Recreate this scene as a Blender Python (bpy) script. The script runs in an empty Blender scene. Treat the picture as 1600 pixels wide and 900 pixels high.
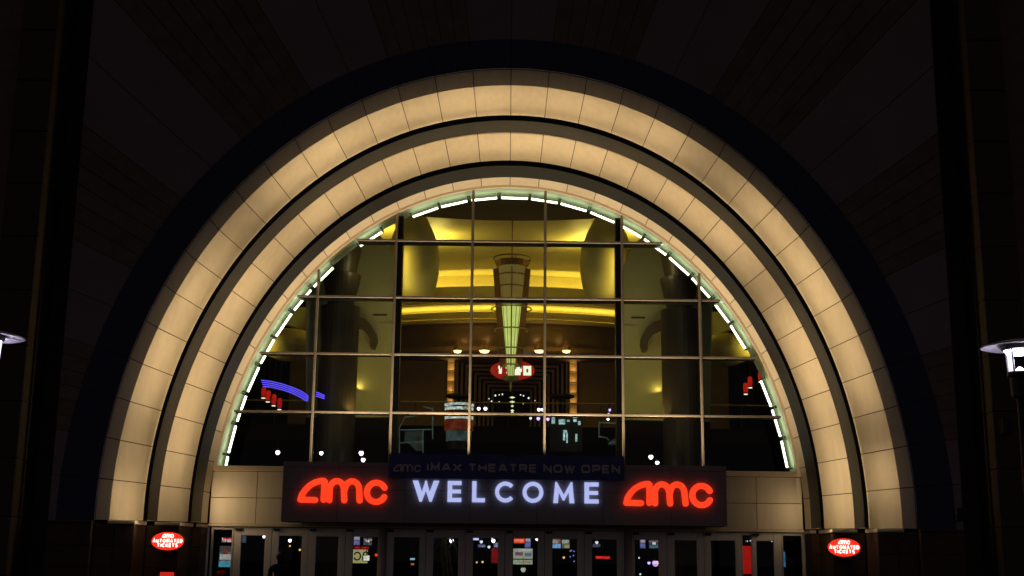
import bpy, math, random
import numpy as np
from mathutils import Matrix, Vector
random.seed(7)
R = math.radians
scene = bpy.context.scene
COL = scene.collection

# ------------------------------------------------------------------ camera
EYE = 1.65
CX = 0.075
FPX = 1950.0
PITCH, ROLL = R(12.3), R(0.62)
cam_d = bpy.data.cameras.new('camera')
cam_d.lens = 36.0 * FPX / 1600.0
cam_d.clip_end = 2000
cam = bpy.data.objects.new('camera', cam_d)
COL.objects.link(cam)
cp, sp, cr, sr = math.cos(PITCH), math.sin(PITCH), math.cos(ROLL), math.sin(ROLL)
AX = Vector((cr, -sp * sr, cp * sr)); AY = Vector((-sr, -sp * cr, cp * cr)); AF = Vector((0, cp, sp))
m = Matrix.Identity(4)
for i in range(3):
    m[i][0], m[i][1], m[i][2], m[i][3] = AX[i], AY[i], -AF[i], (CX, 0, EYE)[i]
cam.matrix_world = m
scene.camera = cam

# ------------------------------------------------------------------ night sky, exposure
world = bpy.data.worlds.new('World'); scene.world = world
world.use_nodes = True
wn = world.node_tree
sky = wn.nodes.new('ShaderNodeTexSky'); sky.sky_type = 'NISHITA'; sky.sun_disc = False
sky.sun_elevation = R(-8); sky.sun_rotation = R(200)
hue = wn.nodes.new('ShaderNodeMix'); hue.data_type = 'RGBA'; hue.blend_type = 'MIX'
hue.inputs[0].default_value = 0.9
hue.inputs[7].default_value = (0.68, 0.55, 0.57, 1)
wn.links.new(sky.outputs[0], hue.inputs[6])
bg = wn.nodes['Background']; bg.inputs[1].default_value = 0.048
wn.links.new(hue.outputs[2], bg.inputs[0])
vs = scene.view_settings
vs.view_transform = 'Standard'; vs.look = 'None'; vs.gamma = 1.0; vs.exposure = 0.0
vs.use_curve_mapping = False
scene.cycles.use_denoising = True
scene.cycles.use_light_tree = True
scene.cycles.max_bounces = 5
scene.cycles.transparent_max_bounces = 16
scene.cycles.sample_clamp_indirect = 4.0

# ------------------------------------------------------------------ helpers
def at(px, py, Y):
    """world point at depth Y (metres from the camera's place) seen at photo pixel px,py"""
    u = (px - 800) / FPX; v = -(py - 450) / FPX
    d = AF + AX * u + AY * v
    t = Y / d.y
    return Vector((CX + d.x * t, Y, EYE + d.z * t))

MATS = {}
def mat(name, col, rough=0.6, metal=0.0, var=0.12, scale=2.0, bump=0.0, bscale=40.0, rnd=0.0, spec=0.5):
    if name in MATS: return MATS[name]
    M = bpy.data.materials.new(name); M.use_nodes = True
    nt = M.node_tree; b = nt.nodes['Principled BSDF']
    b.inputs['Roughness'].default_value = rough; b.inputs['Metallic'].default_value = metal
    b.inputs['Specular IOR Level'].default_value = spec
    tc = nt.nodes.new('ShaderNodeTexCoord')
    nz = nt.nodes.new('ShaderNodeTexNoise'); nz.inputs['Scale'].default_value = scale
    nz.inputs['Detail'].default_value = 6; nz.inputs['Roughness'].default_value = 0.62
    geo = nt.nodes.new('ShaderNodeNewGeometry')
    nt.links.new(geo.outputs['Position'], nz.inputs['Vector'])
    mr = nt.nodes.new('ShaderNodeMapRange')
    mr.inputs[1].default_value = 0.3; mr.inputs[2].default_value = 0.7
    mr.inputs[3].default_value = 1 - var; mr.inputs[4].default_value = 1 + var
    nt.links.new(nz.outputs[0], mr.inputs[0])
    last = mr.outputs[0]
    if rnd:
        oi = nt.nodes.new('ShaderNodeObjectInfo')
        m2 = nt.nodes.new('ShaderNodeMapRange')
        m2.inputs[3].default_value = 1 - rnd; m2.inputs[4].default_value = 1 + rnd
        nt.links.new(oi.outputs['Random'], m2.inputs[0])
        mu = nt.nodes.new('ShaderNodeMath'); mu.operation = 'MULTIPLY'
        nt.links.new(last, mu.inputs[0]); nt.links.new(m2.outputs[0], mu.inputs[1]); last = mu.outputs[0]
    vm = nt.nodes.new('ShaderNodeVectorMath'); vm.operation = 'SCALE'
    vm.inputs[0].default_value = col[:3]
    nt.links.new(last, vm.inputs[3]); nt.links.new(vm.outputs[0], b.inputs['Base Color'])
    if bump:
        n2 = nt.nodes.new('ShaderNodeTexNoise'); n2.inputs['Scale'].default_value = bscale
        n2.inputs['Detail'].default_value = 4
        nt.links.new(geo.outputs['Position'], n2.inputs['Vector'])
        bp = nt.nodes.new('ShaderNodeBump'); bp.inputs['Strength'].default_value = bump; bp.inputs['Distance'].default_value = 0.01
        nt.links.new(n2.outputs[0], bp.inputs['Height']); nt.links.new(bp.outputs[0], b.inputs['Normal'])
    MATS[name] = M
    return M

def emit(name, col, strength, var=0.0, scale=8.0):
    if name in MATS: return MATS[name]
    M = bpy.data.materials.new(name); M.use_nodes = True
    nt = M.node_tree; b = nt.nodes['Principled BSDF']
    b.inputs['Base Color'].default_value = (*[c * 0.5 for c in col[:3]], 1)
    b.inputs['Roughness'].default_value = 0.4
    b.inputs['Emission Color'].default_value = (*col[:3], 1)
    b.inputs['Emission Strength'].default_value = strength
    if var:
        geo = nt.nodes.new('ShaderNodeNewGeometry')
        nz = nt.nodes.new('ShaderNodeTexNoise'); nz.inputs['Scale'].default_value = scale
        nt.links.new(geo.outputs['Position'], nz.inputs['Vector'])
        mr = nt.nodes.new('ShaderNodeMapRange'); mr.inputs[1].default_value = .3; mr.inputs[2].default_value = .7
        mr.inputs[3].default_value = strength * (1 - var); mr.inputs[4].default_value = strength * (1 + var)
        nt.links.new(nz.outputs[0], mr.inputs[0]); nt.links.new(mr.outputs[0], b.inputs['Emission Strength'])
    MATS[name] = M
    return M

def glassmat(name, tint, refl):
    if name in MATS: return MATS[name]
    M = bpy.data.materials.new(name); M.use_nodes = True
    nt = M.node_tree; nt.nodes.clear()
    out = nt.nodes.new('ShaderNodeOutputMaterial')
    tr = nt.nodes.new('ShaderNodeBsdfTransparent'); tr.inputs[0].default_value = (*tint, 1)
    gl = nt.nodes.new('ShaderNodeBsdfGlossy'); gl.inputs['Roughness'].default_value = 0.015
    lw = nt.nodes.new('ShaderNodeFresnel'); lw.inputs[0].default_value = 1.5
    ml = nt.nodes.new('ShaderNodeMath'); ml.operation = 'MULTIPLY'; ml.inputs[1].default_value = refl
    mx = nt.nodes.new('ShaderNodeMixShader')
    nt.links.new(lw.outputs[0], ml.inputs[0]); nt.links.new(ml.outputs[0], mx.inputs[0])
    nt.links.new(tr.outputs[0], mx.inputs[1]); nt.links.new(gl.outputs[0], mx.inputs[2])
    nt.links.new(mx.outputs[0], out.inputs[0])
    MATS[name] = M
    return M

def tag(o, label=None, cat=None, group=None, kind=None):
    if label: o['label'] = label
    if cat: o['category'] = cat
    if group: o['group'] = group
    if kind: o['kind'] = kind
    return o

def empty(name, loc=(0, 0, 0), parent=None, label=None, cat=None, group=None):
    o = bpy.data.objects.new(name, None); COL.objects.link(o)
    o.location = loc; o.empty_display_size = 0.1
    if parent is not None:
        o.parent = parent
        o.matrix_parent_inverse = parent_inv(parent)
    tag(o, label, cat, group)
    WLOC[o.name] = Vector(loc)
    return o

WLOC = {}
def parent_inv(p):
    return Matrix.Translation(-WLOC[p.name])

class MB:
    def __init__(s): s.v = []; s.f = []; s.smooth = False
    def add(s, vs, fs):
        n = len(s.v); s.v += [tuple(v) for v in vs]; s.f += [tuple(i + n for i in f) for f in fs]; return s
    def box(s, a, b):
        x0, y0, z0 = (min(a[i], b[i]) for i in range(3)); x1, y1, z1 = (max(a[i], b[i]) for i in range(3))
        return s.add([(x0, y0, z0), (x1, y0, z0), (x1, y1, z0), (x0, y1, z0), (x0, y0, z1), (x1, y0, z1), (x1, y1, z1), (x0, y1, z1)],
                     [(0, 3, 2, 1), (4, 5, 6, 7), (0, 1, 5, 4), (1, 2, 6, 5), (2, 3, 7, 6), (3, 0, 4, 7)])
    def bevbox(s, a, b, e=0.01):
        """box with bevelled edges on its -Y face"""
        x0, y0, z0 = (min(a[i], b[i]) for i in range(3)); x1, y1, z1 = (max(a[i], b[i]) for i in range(3))
        return s.add([(x0, y0 + e, z0), (x1, y0 + e, z0), (x1, y1, z0), (x0, y1, z0), (x0, y0 + e, z1), (x1, y0 + e, z1), (x1, y1, z1), (x0, y1, z1),
                      (x0 + e, y0, z0 + e), (x1 - e, y0, z0 + e), (x1 - e, y0, z1 - e), (x0 + e, y0, z1 - e)],
                     [(0, 3, 2, 1), (4, 5, 6, 7), (1, 2, 6, 5), (2, 3, 7, 6), (3, 0, 4, 7), (8, 9, 10, 11), (0, 1, 9, 8), (1, 5, 10, 9), (5, 4, 11, 10), (4, 0, 8, 11)])
    def tube(s, p, q, r, r2=None, n=10, cap=True):
        p, q = Vector(p), Vector(q); r2 = r if r2 is None else r2
        d = (q - p).normalized(); a = d.orthogonal().normalized(); b = d.cross(a)
        vs = []
        for c, rr in ((p, r), (q, r2)):
            for i in range(n):
                t = 2 * math.pi * i / n; vs.append(c + a * (rr * math.cos(t)) + b * (rr * math.sin(t)))
        fs = [(i, (i + 1) % n, n + (i + 1) % n, n + i) for i in range(n)]
        if cap: fs += [tuple(range(n - 1, -1, -1)), tuple(range(n, 2 * n))]
        return s.add(vs, fs)
    def lathe(s, c, prof, n=24, a0=0, a1=2 * math.pi):
        """prof: list of (radius, z) ; axis vertical through c (x,y)"""
        full = abs(a1 - a0 - 2 * math.pi) < 1e-6
        k = n if full else n + 1
        vs = []
        for r, z in prof:
            for i in range(k):
                t = a0 + (a1 - a0) * i / n
                vs.append((c[0] + r * math.cos(t), c[1] + r * math.sin(t), z))
        fs = []
        for j in range(len(prof) - 1):
            for i in range(n):
                i2 = (i + 1) % k if full else i + 1
                fs.append((j * k + i, j * k + i2, (j + 1) * k + i2, (j + 1) * k + i))
        return s.add(vs, fs)
    def prism(s, poly, y0, y1):
        """poly: (x,z) outline, extruded between depths y0 (front) and y1"""
        n = len(poly)
        vs = [(x, y0, z) for x, z in poly] + [(x, y1, z) for x, z in poly]
        fs = [tuple(range(n)), tuple(range(2 * n - 1, n - 1, -1))] + [(i + n, (i + 1) % n + n, (i + 1) % n, i) for i in range(n)]
        return s.add(vs, fs)
    def build(s, name, material, parent=None, smooth=False, loc=None):
        me = bpy.data.meshes.new(name)
        L = Vector((0, 0, 0))
        if parent is not None: L = WLOC[parent.name]
        elif loc is not None: L = Vector(loc)
        me.from_pydata([tuple(Vector(v) - L) for v in s.v], [], s.f)
        me.materials.append(material)
        me.update()
        if smooth:
            for p in me.polygons: p.use_smooth = True
        o = bpy.data.objects.new(name, me); COL.objects.link(o)
        if parent is not None:
            o.parent = parent; WLOC[o.name] = WLOC[parent.name]
        else:
            o.location = L; WLOC[o.name] = L
        return o

def fixn(o):
    import bmesh
    bm = bmesh.new(); bm.from_mesh(o.data); bmesh.ops.recalc_face_normals(bm, faces=bm.faces); bm.to_mesh(o.data); bm.free()
    return o

def area(name, loc, direction, sx, sy, power, col, parent=None, spread=180, tangent=None):
    L = bpy.data.lights.new(name, 'AREA'); L.shape = 'RECTANGLE'; L.size = sx; L.size_y = sy
    L.energy = power; L.color = col; L.spread = R(spread)
    o = bpy.data.objects.new(name, L); COL.objects.link(o)
    z = -Vector(direction).normalized()
    x = Vector(tangent).normalized() if tangent is not None else z.orthogonal().normalized()
    x = (x - z * x.dot(z)).normalized(); y = z.cross(x)
    mm = Matrix.Identity(4)
    base = Vector(loc) - (WLOC[parent.name] if parent is not None else Vector((0, 0, 0)))
    for i in range(3): mm[i][0], mm[i][1], mm[i][2], mm[i][3] = x[i], y[i], z[i], base[i]
    if parent is not None:
        o.parent = parent
    o.matrix_local = mm
    return o

def point(name, loc, power, col, radius=0.05, parent=None):
    L = bpy.data.lights.new(name, 'POINT'); L.energy = power; L.color = col; L.shadow_soft_size = radius
    o = bpy.data.objects.new(name, L); COL.objects.link(o)
    base = Vector(loc) - (WLOC[parent.name] if parent is not None else Vector((0, 0, 0)))
    if parent is not None: o.parent = parent
    o.location = base
    return o

# stroke lettering: 2-D polylines with a width, turned into flat solids
def stroke_poly(pts, w, cap='round', nseg=6):
    P = [Vector((p[0], p[1])) for p in pts]; h = w / 2
    n = len(P); closed = (P[0] - P[-1]).length < 1e-6 and n > 2
    Lf, Rt = [], []
    for i in range(n):
        a = P[i - 1] if i else (P[-2] if closed else None)
        b = P[i + 1] if i < n - 1 else (P[1] if closed else None)
        d1 = (P[i] - a).normalized() if a is not None else None
        d2 = (b - P[i]).normalized() if b is not None else None
        if d1 is None: d1 = d2
        if d2 is None: d2 = d1
        n1 = Vector((-d1.y, d1.x)); n2 = Vector((-d2.y, d2.x))
        mvec = (n1 + n2)
        mvec = mvec.normalized() if mvec.length > 1e-4 else n1
        k = h / max(0.35, mvec.dot(n1))
        Lf.append(P[i] + mvec * k); Rt.append(P[i] - mvec * k)
    return Lf, Rt, closed

def arc(cx, cy, rx, ry, a0, a1, n=14):
    return [(cx + rx * math.cos(R(a0 + (a1 - a0) * i / n)), cy + ry * math.sin(R(a0 + (a1 - a0) * i / n))) for i in range(n + 1)]

def add_stroke(mb, pts, w, X, y0, y1, cap='round'):
    """X maps (u,v) -> (x,z)"""
    Lf, Rt, closed = stroke_poly(pts, w)
    n = len(Lf)
    for k in range(n - 1):
        q = [X(Rt[k]), X(Rt[k + 1]), X(Lf[k + 1]), X(Lf[k])]
        mb.prism(q, y0, y1)
    if cap == 'round' and not closed:
        for p in (pts[0], pts[-1]):
            c = [X((p[0] + w / 2 * math.cos(2 * math.pi * i / 16), p[1] + w / 2 * math.sin(2 * math.pi * i / 16))) for i in range(16)]
            mb.prism(c, y0 - 0.0015, y1)

# the three-letter wordmark, in a unit box of 0..142 x 0..40 (photo pixels of the big one)
MARK = {
    'a': [[(5, 5), (7, 13), (12, 20.5), (19, 27.5), (27, 32), (36, 34.5), (40, 34.5)], [(40, 34.5), (41.5, 33), (41, 5)], [(5, 5), (28, 4.6)]],
    'm': [[(50, 4.5), (50, 20)] + arc(61, 21, 11.2, 13.2, 175, 5, 10) + [(73.5, 4.5)], [(73.6, 21)] + arc(85, 21, 11.2, 13.2, 172, 5, 10) + [(97.5, 4.5)]],
    'c': [arc(123, 17.5, 14.6, 15, 28, 332, 22)],
}
def wordmark(parent, name, Xf, y0, y1, material, scale=1.0, w=9.1):
    for i, ch in enumerate('amc'):
        mb = MB()
        for k, st in enumerate(MARK[ch]):
            add_stroke(mb, st, w, Xf, y0 - 0.002 * k, y1)
        mb.build(name, material, parent)

# plain capital letters on a 0..1 high grid (width given), strokes
def letters():
    G = {}
    G['A'] = (0.95, [[(0, 0), (0.475, 1), (0.95, 0)], [(0.2, 0.33), (0.75, 0.33)]])
    G['C'] = (0.95, [arc(0.5, 0.5, 0.5, 0.5, 42, 318, 18)])
    G['D'] = (0.85, [[(0, 0), (0, 1), (0.4, 1)] + arc(0.4, 0.5, 0.45, 0.5, 88, -88, 10) + [(0.4, 0), (0, 0)]])
    G['E'] = (0.68, [[(0.68, 0), (0, 0), (0, 1), (0.68, 1)], [(0, 0.52), (0.62, 0.52)]])
    G['H'] = (0.85, [[(0, 0), (0, 1)], [(0.85, 0), (0.85, 1)], [(0, 0.5), (0.85, 0.5)]])
    G['I'] = (0.0, [[(0, 0), (0, 1)]])
    G['K'] = (0.75, [[(0, 0), (0, 1)], [(0.7, 1), (0.05, 0.48), (0.75, 0)]])
    G['L'] = (0.62, [[(0, 1), (0, 0), (0.62, 0)]])
    G['M'] = (1.0, [[(0, 0), (0.08, 1), (0.5, 0.2), (0.92, 1), (1.0, 0)]])
    G['N'] = (0.85, [[(0, 0), (0, 1), (0.85, 0), (0.85, 1)]])
    G['O'] = (1.0, [arc(0.5, 0.5, 0.5, 0.5, 0, 360, 24)])
    G['P'] = (0.75, [[(0, 0), (0, 1), (0.5, 1)] + arc(0.5, 0.74, 0.25, 0.26, 88, -88, 8) + [(0.5, 0.48), (0, 0.48)]])
    G['R'] = (0.78, [[(0, 0), (0, 1), (0.5, 1)] + arc(0.5, 0.74, 0.25, 0.26, 88, -88, 8) + [(0.5, 0.48), (0, 0.48)], [(0.4, 0.48), (0.78, 0)]])
    G['S'] = (0.7, [arc(0.35, 0.75, 0.32, 0.25, 30, 265, 10) + arc(0.35, 0.25, 0.33, 0.25, 90, -150, 10)])
    G['T'] = (0.8, [[(0, 1), (0.8, 1)], [(0.4, 1), (0.4, 0)]])
    G['U'] = (0.8, [[(0, 1), (0, 0.35)] + arc(0.4, 0.38, 0.4, 0.38, 185, 355, 10) + [(0.8, 1)]])
    G['W'] = (1.25, [[(0, 1), (0.33, 0), (0.625, 0.85), (0.92, 0), (1.25, 1)]])
    G['X'] = (0.9, [[(0, 0), (0.9, 1)], [(0, 1), (0.9, 0)]])
    G['1'] = (0.4, [[(0, 0.98), (0.32, 0.98), (0.32, 0)]])
    G['7'] = (0.7, [[(0, 1), (0.7, 1), (0.25, 0)]])
    G['2'] = (0.7, [[(0.02, 0.95), (0.68, 0.95), (0.68, 0.52), (0.02, 0.5), (0.02, 0.03), (0.7, 0.03)]])
    G['0'] = (0.75, [[(0, 0), (0, 1), (0.75, 1), (0.75, 0), (0, 0)]])
    G['-'] = (0.4, [[(0, 0.5), (0.4, 0.5)]])
    return G
GLY = letters()
def squared():
    G = dict(GLY)
    G['O'] = (1.3, [[(0.2, 0), (0, 0.2), (0, 0.8), (0.2, 1), (1.1, 1), (1.3, 0.8), (1.3, 0.2), (1.1, 0), (0.2, 0)]])
    G['A'] = (1.35, [[(0, 0), (0.55, 1), (0.8, 1), (1.35, 0)], [(0.3, 0.3), (1.05, 0.3)]])
    G['M'] = (1.35, [[(0, 0), (0.05, 1), (0.675, 0.25), (1.3, 1), (1.35, 0)]])
    G['X'] = (1.35, [[(0, 0), (1.35, 1)], [(0, 1), (1.35, 0)]])
    G['T'] = (1.15, [[(0, 1), (1.15, 1)], [(0.575, 1), (0.575, 0)]])
    G['H'] = (1.2, [[(0, 0), (0, 1)], [(1.2, 0), (1.2, 1)], [(0, 0.5), (1.2, 0.5)]])
    G['E'] = (1.1, [[(1.1, 0), (0, 0), (0, 1), (1.1, 1)], [(0, 0.5), (1.0, 0.5)]])
    G['R'] = (1.15, [[(0, 0), (0, 1), (1.0, 1), (1.15, 0.85), (1.15, 0.6), (1.0, 0.45), (0, 0.45)], [(0.75, 0.45), (1.15, 0)]])
    G['P'] = (1.15, [[(0, 0), (0, 1), (1.0, 1), (1.15, 0.85), (1.15, 0.55), (1.0, 0.4), (0, 0.4)]])
    G['N'] = (1.2, [[(0, 0), (0, 1), (1.2, 0), (1.2, 1)]])
    G['W'] = (1.6, [[(0, 1), (0.4, 0), (0.8, 0.85), (1.2, 0), (1.6, 1)]])
    return G
WIDE = squared()

def text(parent, name, s, glyphs, Xf, h, gap, w, y0, y1, material, cap='butt', u0=0.0):
    """lay text from u0; returns end u.  h: letter height, w: stroke width in same units"""
    u = u0
    for ch in s:
        if ch == ' ':
            u += gap * 2.6; continue
        wd, sts = glyphs[ch]
        mb = MB()
        hh = h - w
        for k, st in enumerate(sts):
            pts = [(u + w / 2 + p[0] * hh, w / 2 + p[1] * hh) for p in st]
            if cap == 'butt' and len(st) == 2:
                d = Vector((pts[1][0] - pts[0][0], pts[1][1] - pts[0][1]))
            add_stroke(mb, pts, w, Xf, y0 - 0.0008 * k, y1, cap='round' if cap == 'round' else 'butt')
        mb.build(name, material, parent)
        u += wd * hh + w + gap
    return u - gap

def textwidth(s, glyphs, h, gap, w):
    u = 0; hh = h - w
    for ch in s:
        if ch == ' ': u += gap * 2.6; continue
        u += glyphs[ch][0] * hh + w + gap
    return u - gap

# ------------------------------------------------------------------ materials
TAN = mat('tan_panel', (0.66, 0.585, 0.46), 0.55, var=0.05, scale=0.9, rnd=0.055, bump=0.03, bscale=30)
def streaks(M, amp):
    nt = M.node_tree; b = nt.nodes['Principled BSDF']
    src = b.inputs['Base Color'].links[0].from_socket
    geo = nt.nodes.new('ShaderNodeNewGeometry'); mp = nt.nodes.new('ShaderNodeMapping')
    mp.inputs['Scale'].default_value = (5.0, 5.0, 0.55)
    nt.links.new(geo.outputs['Position'], mp.inputs['Vector'])
    nz = nt.nodes.new('ShaderNodeTexNoise'); nz.inputs['Scale'].default_value = 1.6; nz.inputs['Detail'].default_value = 5
    nt.links.new(mp.outputs[0], nz.inputs['Vector'])
    mr = nt.nodes.new('ShaderNodeMapRange'); mr.inputs[1].default_value = .35; mr.inputs[2].default_value = .6
    mr.inputs[3].default_value = 1 - amp; mr.inputs[4].default_value = 1.0
    nt.links.new(nz.outputs[0], mr.inputs[0])
    vm = nt.nodes.new('ShaderNodeVectorMath'); vm.operation = 'SCALE'
    nt.links.new(src, vm.inputs[0]); nt.links.new(mr.outputs[0], vm.inputs[3]); nt.links.new(vm.outputs[0], b.inputs['Base Color'])
streaks(TAN, 0.06)
JOINT = mat('joint_backing', (0.07, 0.05, 0.035), 0.9)  # dark backing behind open joints, also for cores and recess
BLACK = mat('black_metal', (0.012, 0.011, 0.011), 0.5)
FRAMEC = mat('bronze_mullion', (0.25, 0.215, 0.175), 0.45, metal=0.2, var=0.06)
FRAMETAN = mat('tan_frame', (0.68, 0.57, 0.42), 0.5, var=0.05)
STONE = mat('brown_stone', (0.062, 0.030, 0.017), 0.75, var=0.25, scale=5, rnd=0.12, bump=0.2, bscale=30)
WALLP = mat('grey_plaster', (0.22, 0.185, 0.195), 0.8, var=0.1, scale=0.8, rnd=0.05, bump=0.1)
RIBM = mat('brown_brick_rib', (0.17, 0.13, 0.095), 0.85, var=0.2, scale=3, rnd=0.08, bump=0.2)
NAVY = mat('navy_band_paint', (0.02, 0.023, 0.07), 0.6, var=0.12, rnd=0.08)
PILAST = mat('brown_pilaster', (0.06, 0.048, 0.028), 0.8, var=0.15, rnd=0.06)
GLASS = glassmat('window_glass', (0.93, 0.95, 0.86), 0.9)
DGLASS = glassmat('door_glass', (0.85, 0.87, 0.85), 1.0)
DOORM = mat('door_aluminium', (0.86, 0.83, 0.79), 0.4, metal=0.0, var=0.06)

# ================================================================== SETTING
PAVE = mat('plaza_paving', (0.10, 0.09, 0.085), 0.7, var=0.2, scale=1.5, bump=0.15)
tag(MB().add([(-600, -600, 0), (600, -600, 0), (600, 600, 0), (-600, 600, 0)], [(0, 1, 2, 3)]).build('ground', PAVE), kind='structure')

# ================================================================== ARCH GEOMETRY
ZC = EYE + 0.9          # height of the ellipses' common centre
ZSILL = EYE + 0.745     # top of the stone base
# (half width, height above ZC, depth Y)
E1 = (8.80, 10.215, 27.20); E2 = (8.499, 9.826, 27.20); E3 = (7.89, 9.245, 27.60)
E4 = (7.949, 9.30, 28.10); E5 = (7.742, 8.977, 28.10); E6 = (7.142, 8.434, 28.50)
E7 = (7.273, 8.567, 29.30); E8 = (7.119, 8.315, 29.30); E9 = (7.045, 8.250, 29.92)
def _sc(e, Y):
    k = Y / e[2]
    return (e[0] * k, e[1] * k + 0.9 * (k - 1), Y)
E3 = _sc(E3, 27.86); E6 = _sc(E6, 28.86)
NP = 17
def ept(e, t, dr=0.0, dy=0.0):
    return Vector((e[0] * math.cos(t) + dr * math.cos(t), e[2] + dy, ZC + e[1] * math.sin(t) + dr * math.sin(t)))
# parameter values equally spaced along the arc, from the sill on the right over the top to the left
def arc_params(e, n, zlow=ZSILL):
    t0 = math.asin((zlow - ZC) / e[1])
    ts = np.linspace(t0, math.pi - t0, 2001)
    P = np.stack([e[0] * np.cos(ts), e[1] * np.sin(ts)], 1)
    s = np.concatenate([[0], np.cumsum(np.linalg.norm(np.diff(P, axis=0), axis=1))])
    return [float(np.interp(s[-1] * i / n, s, ts)) for i in range(n + 1)], float(s[-1])

def band_panel(ea, eb, t0, t1, th, gap, material, parent, name, nseg=4, ta=None):
    """one curved panel between edge curves ea (outer) and eb (inner), th thick, set back joints"""
    la = gap / max(ea[0], ea[1]) / 2
    t0, t1 = t0 + la, t1 - la
    def clipz(p):
        return p
    vs = []
    nrm = None
    for i in range(nseg + 1):
        t = t0 + (t1 - t0) * i / nseg
        a, b = ept(ea, t), ept(eb, t)
        # direction into the wall, perpendicular to the band
        d = (b - a).normalized(); tg = (ept(ea, t + 0.001) - ept(ea, t - 0.001)).normalized()
        n = d.cross(tg).normalized()
        if n.y < 0: n = -n
        vs += [a, b, b + n * th, a + n * th]
    fs = []
    for i in range(nseg):
        o, q = i * 4, i * 4 + 4
        fs += [(o, o + 1, q + 1, q), (o + 1, o + 2, q + 2, q + 1), (o + 2, o + 3, q + 3, q + 2), (o + 3, o, q, q + 3)]
    fs += [(3, 2, 1, 0), (nseg * 4, nseg * 4 + 1, nseg * 4 + 2, nseg * 4 + 3)]
    o = MB().add(vs, fs).build(name, material, parent)
    return fixn(o)

def band(ea, eb, ts, material, parent, name, off=0.0, n=120, th=None):
    """continuous ring sheet/solid between two edge curves"""
    tl = np.linspace(ts[0], ts[-1], n)
    vs = []
    for t in tl:
        a, b = ept(ea, t), ept(eb, t)
        d = (b - a).normalized(); tg = (ept(ea, t + 0.001) - ept(ea, t - 0.001)).normalized()
        nn = d.cross(tg).normalized()
        if nn.y < 0: nn = -nn
        a, b = a + nn * off, b + nn * off
        vs += [a, b, b + nn * (th or 0.05), a + nn * (th or 0.05)]
    fs = []
    for i in range(n - 1):
        o, q = i * 4, i * 4 + 4
        fs += [(o, o + 1, q + 1, q), (o + 1, o + 2, q + 2, q + 1), (o + 2, o + 3, q + 3, q + 2), (o + 3, o, q, q + 3)]
    fs += [(3, 2, 1, 0), ((n - 1) * 4, (n - 1) * 4 + 1, (n - 1) * 4 + 2, (n - 1) * 4 + 3)]
    return fixn(MB().add(vs, fs).build(name, material, parent))

B = empty('cinema_building', (0, 27, 0), label='dark cinema front with a huge glowing tan stepped arch around its window', cat='building')
def group(name): return empty(name, (0, 27, 0), parent=B)
# empties under B: keep their own world place
def sub(name, label=None):
    o = bpy.data.objects.new(name, None); COL.objects.link(o); o.parent = B
    o.empty_display_size = 0.1
    WLOC[o.name] = WLOC[B.name]
    if label: o['label'] = label
    return o

WARM = (1.0, 0.715, 0.385)
TS, LEN1 = arc_params(E2, 2 * NP)
def ring(label, Eo, Ei, Eb, lip, lampE, lamp_dead, lamp_power, seed):
    """Eo outer edge of the flat face, Ei its inner edge, Eb back edge of the glowing band"""
    rg = sub('arch_ring', label)
    rnd = random.Random(seed)
    band(Eo, Ei, TS, JOINT, rg, 'backing', off=0.022)
    band(Ei, Eb, TS, JOINT, rg, 'backing', off=0.022)
    for i in range(2 * NP):
        band_panel(Eo, Ei, TS[i], TS[i + 1], 0.02, 0.020, TAN, rg, 'face_panel')
        band_panel(Ei, Eb, TS[i], TS[i + 1], 0.02, 0.020, TAN, rg, 'glowing_panel')
    if lip is not None:
        lo, li = lip
        band(lo, li, TS, BLACK, rg, 'lamp_trough', th=0.012)
        floor = (li[0], li[1], Eb[2] + 0.03)
        band(li, floor, TS, BLACK, rg, 'trough_floor', off=0.0, th=0.012)
        # hidden tube lamps in the trough
        for i in range(2 * NP):
            tm = (TS[i] + TS[i + 1]) / 2
            k = lamp_dead.get(i, 1.0) * rnd.uniform(0.86, 1.14)
            if k <= 0.02: continue
            p = ept(lampE, tm)
            tgv = ept(lampE, tm + 0.01) - ept(lampE, tm - 0.01)
            tgt = ept(Ei, tm) * 0.68 + ept(Eb, tm) * 0.32
            area('trough_lamp', p, tgt - p, LEN1 / 2 / NP * 1.0, 0.05, lamp_power * k, WARM, rg, spread=180, tangent=tgv)
    return rg

def scaleE(e, Y): 
    k = Y / e[2]
    return (e[0] * k, e[1] * k + 0.9 * (k - 1), Y)
LY1, LY2 = 27.075, 27.965
lip1 = (tuple(scaleE(E3, LY1)), tuple(scaleE(E4, LY1)))
lip2 = (tuple(scaleE(E6, LY2)), tuple(scaleE(E7, LY2)))
lamp1 = (lip1[0][0] - 0.03, lip1[0][1] - 0.035, LY1 + 0.06)
lamp2 = (lip2[0][0] - 0.03, lip2[0][1] - 0.035, LY2 + 0.06)
# index 0 = right foot ... 33 = left foot
dead1 = {0: .3, 1: .85, 2: .05, 3: .75, 10: .3, 11: .4, 24: .6, 25: .3, 26: .8, 31: .4, 32: .4}
dead2 = {0: .7, 7: .3, 8: .75, 24: .65, 25: .7, 32: .8, 33: .3}
R1 = ring('outermost tan ring of the stepped arch', E1, E2, E3, lip1, lamp1, dead1, 3.5, 1)
R2 = ring('middle tan ring of the stepped arch', E4, E5, E6, lip2, lamp2, dead2, 3.35, 2)
R3 = ring('innermost narrow tan ring framing the window', E7, E8, E9, None, None, {}, 0, 3)
# soffits that close the steps between the rings
band((E3[0], E3[1], E3[2] + 0.02), (E4[0] - 0.002, E4[1] - 0.002, E4[2] + 0.02), TS, BLACK, B, 'step_soffit', th=0.05)
band((E6[0], E6[1], E6[2] + 0.02), (E7[0] - 0.002, E7[1] - 0.002, E7[2] + 0.02), TS, BLACK, B, 'step_soffit', th=0.05)

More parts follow.
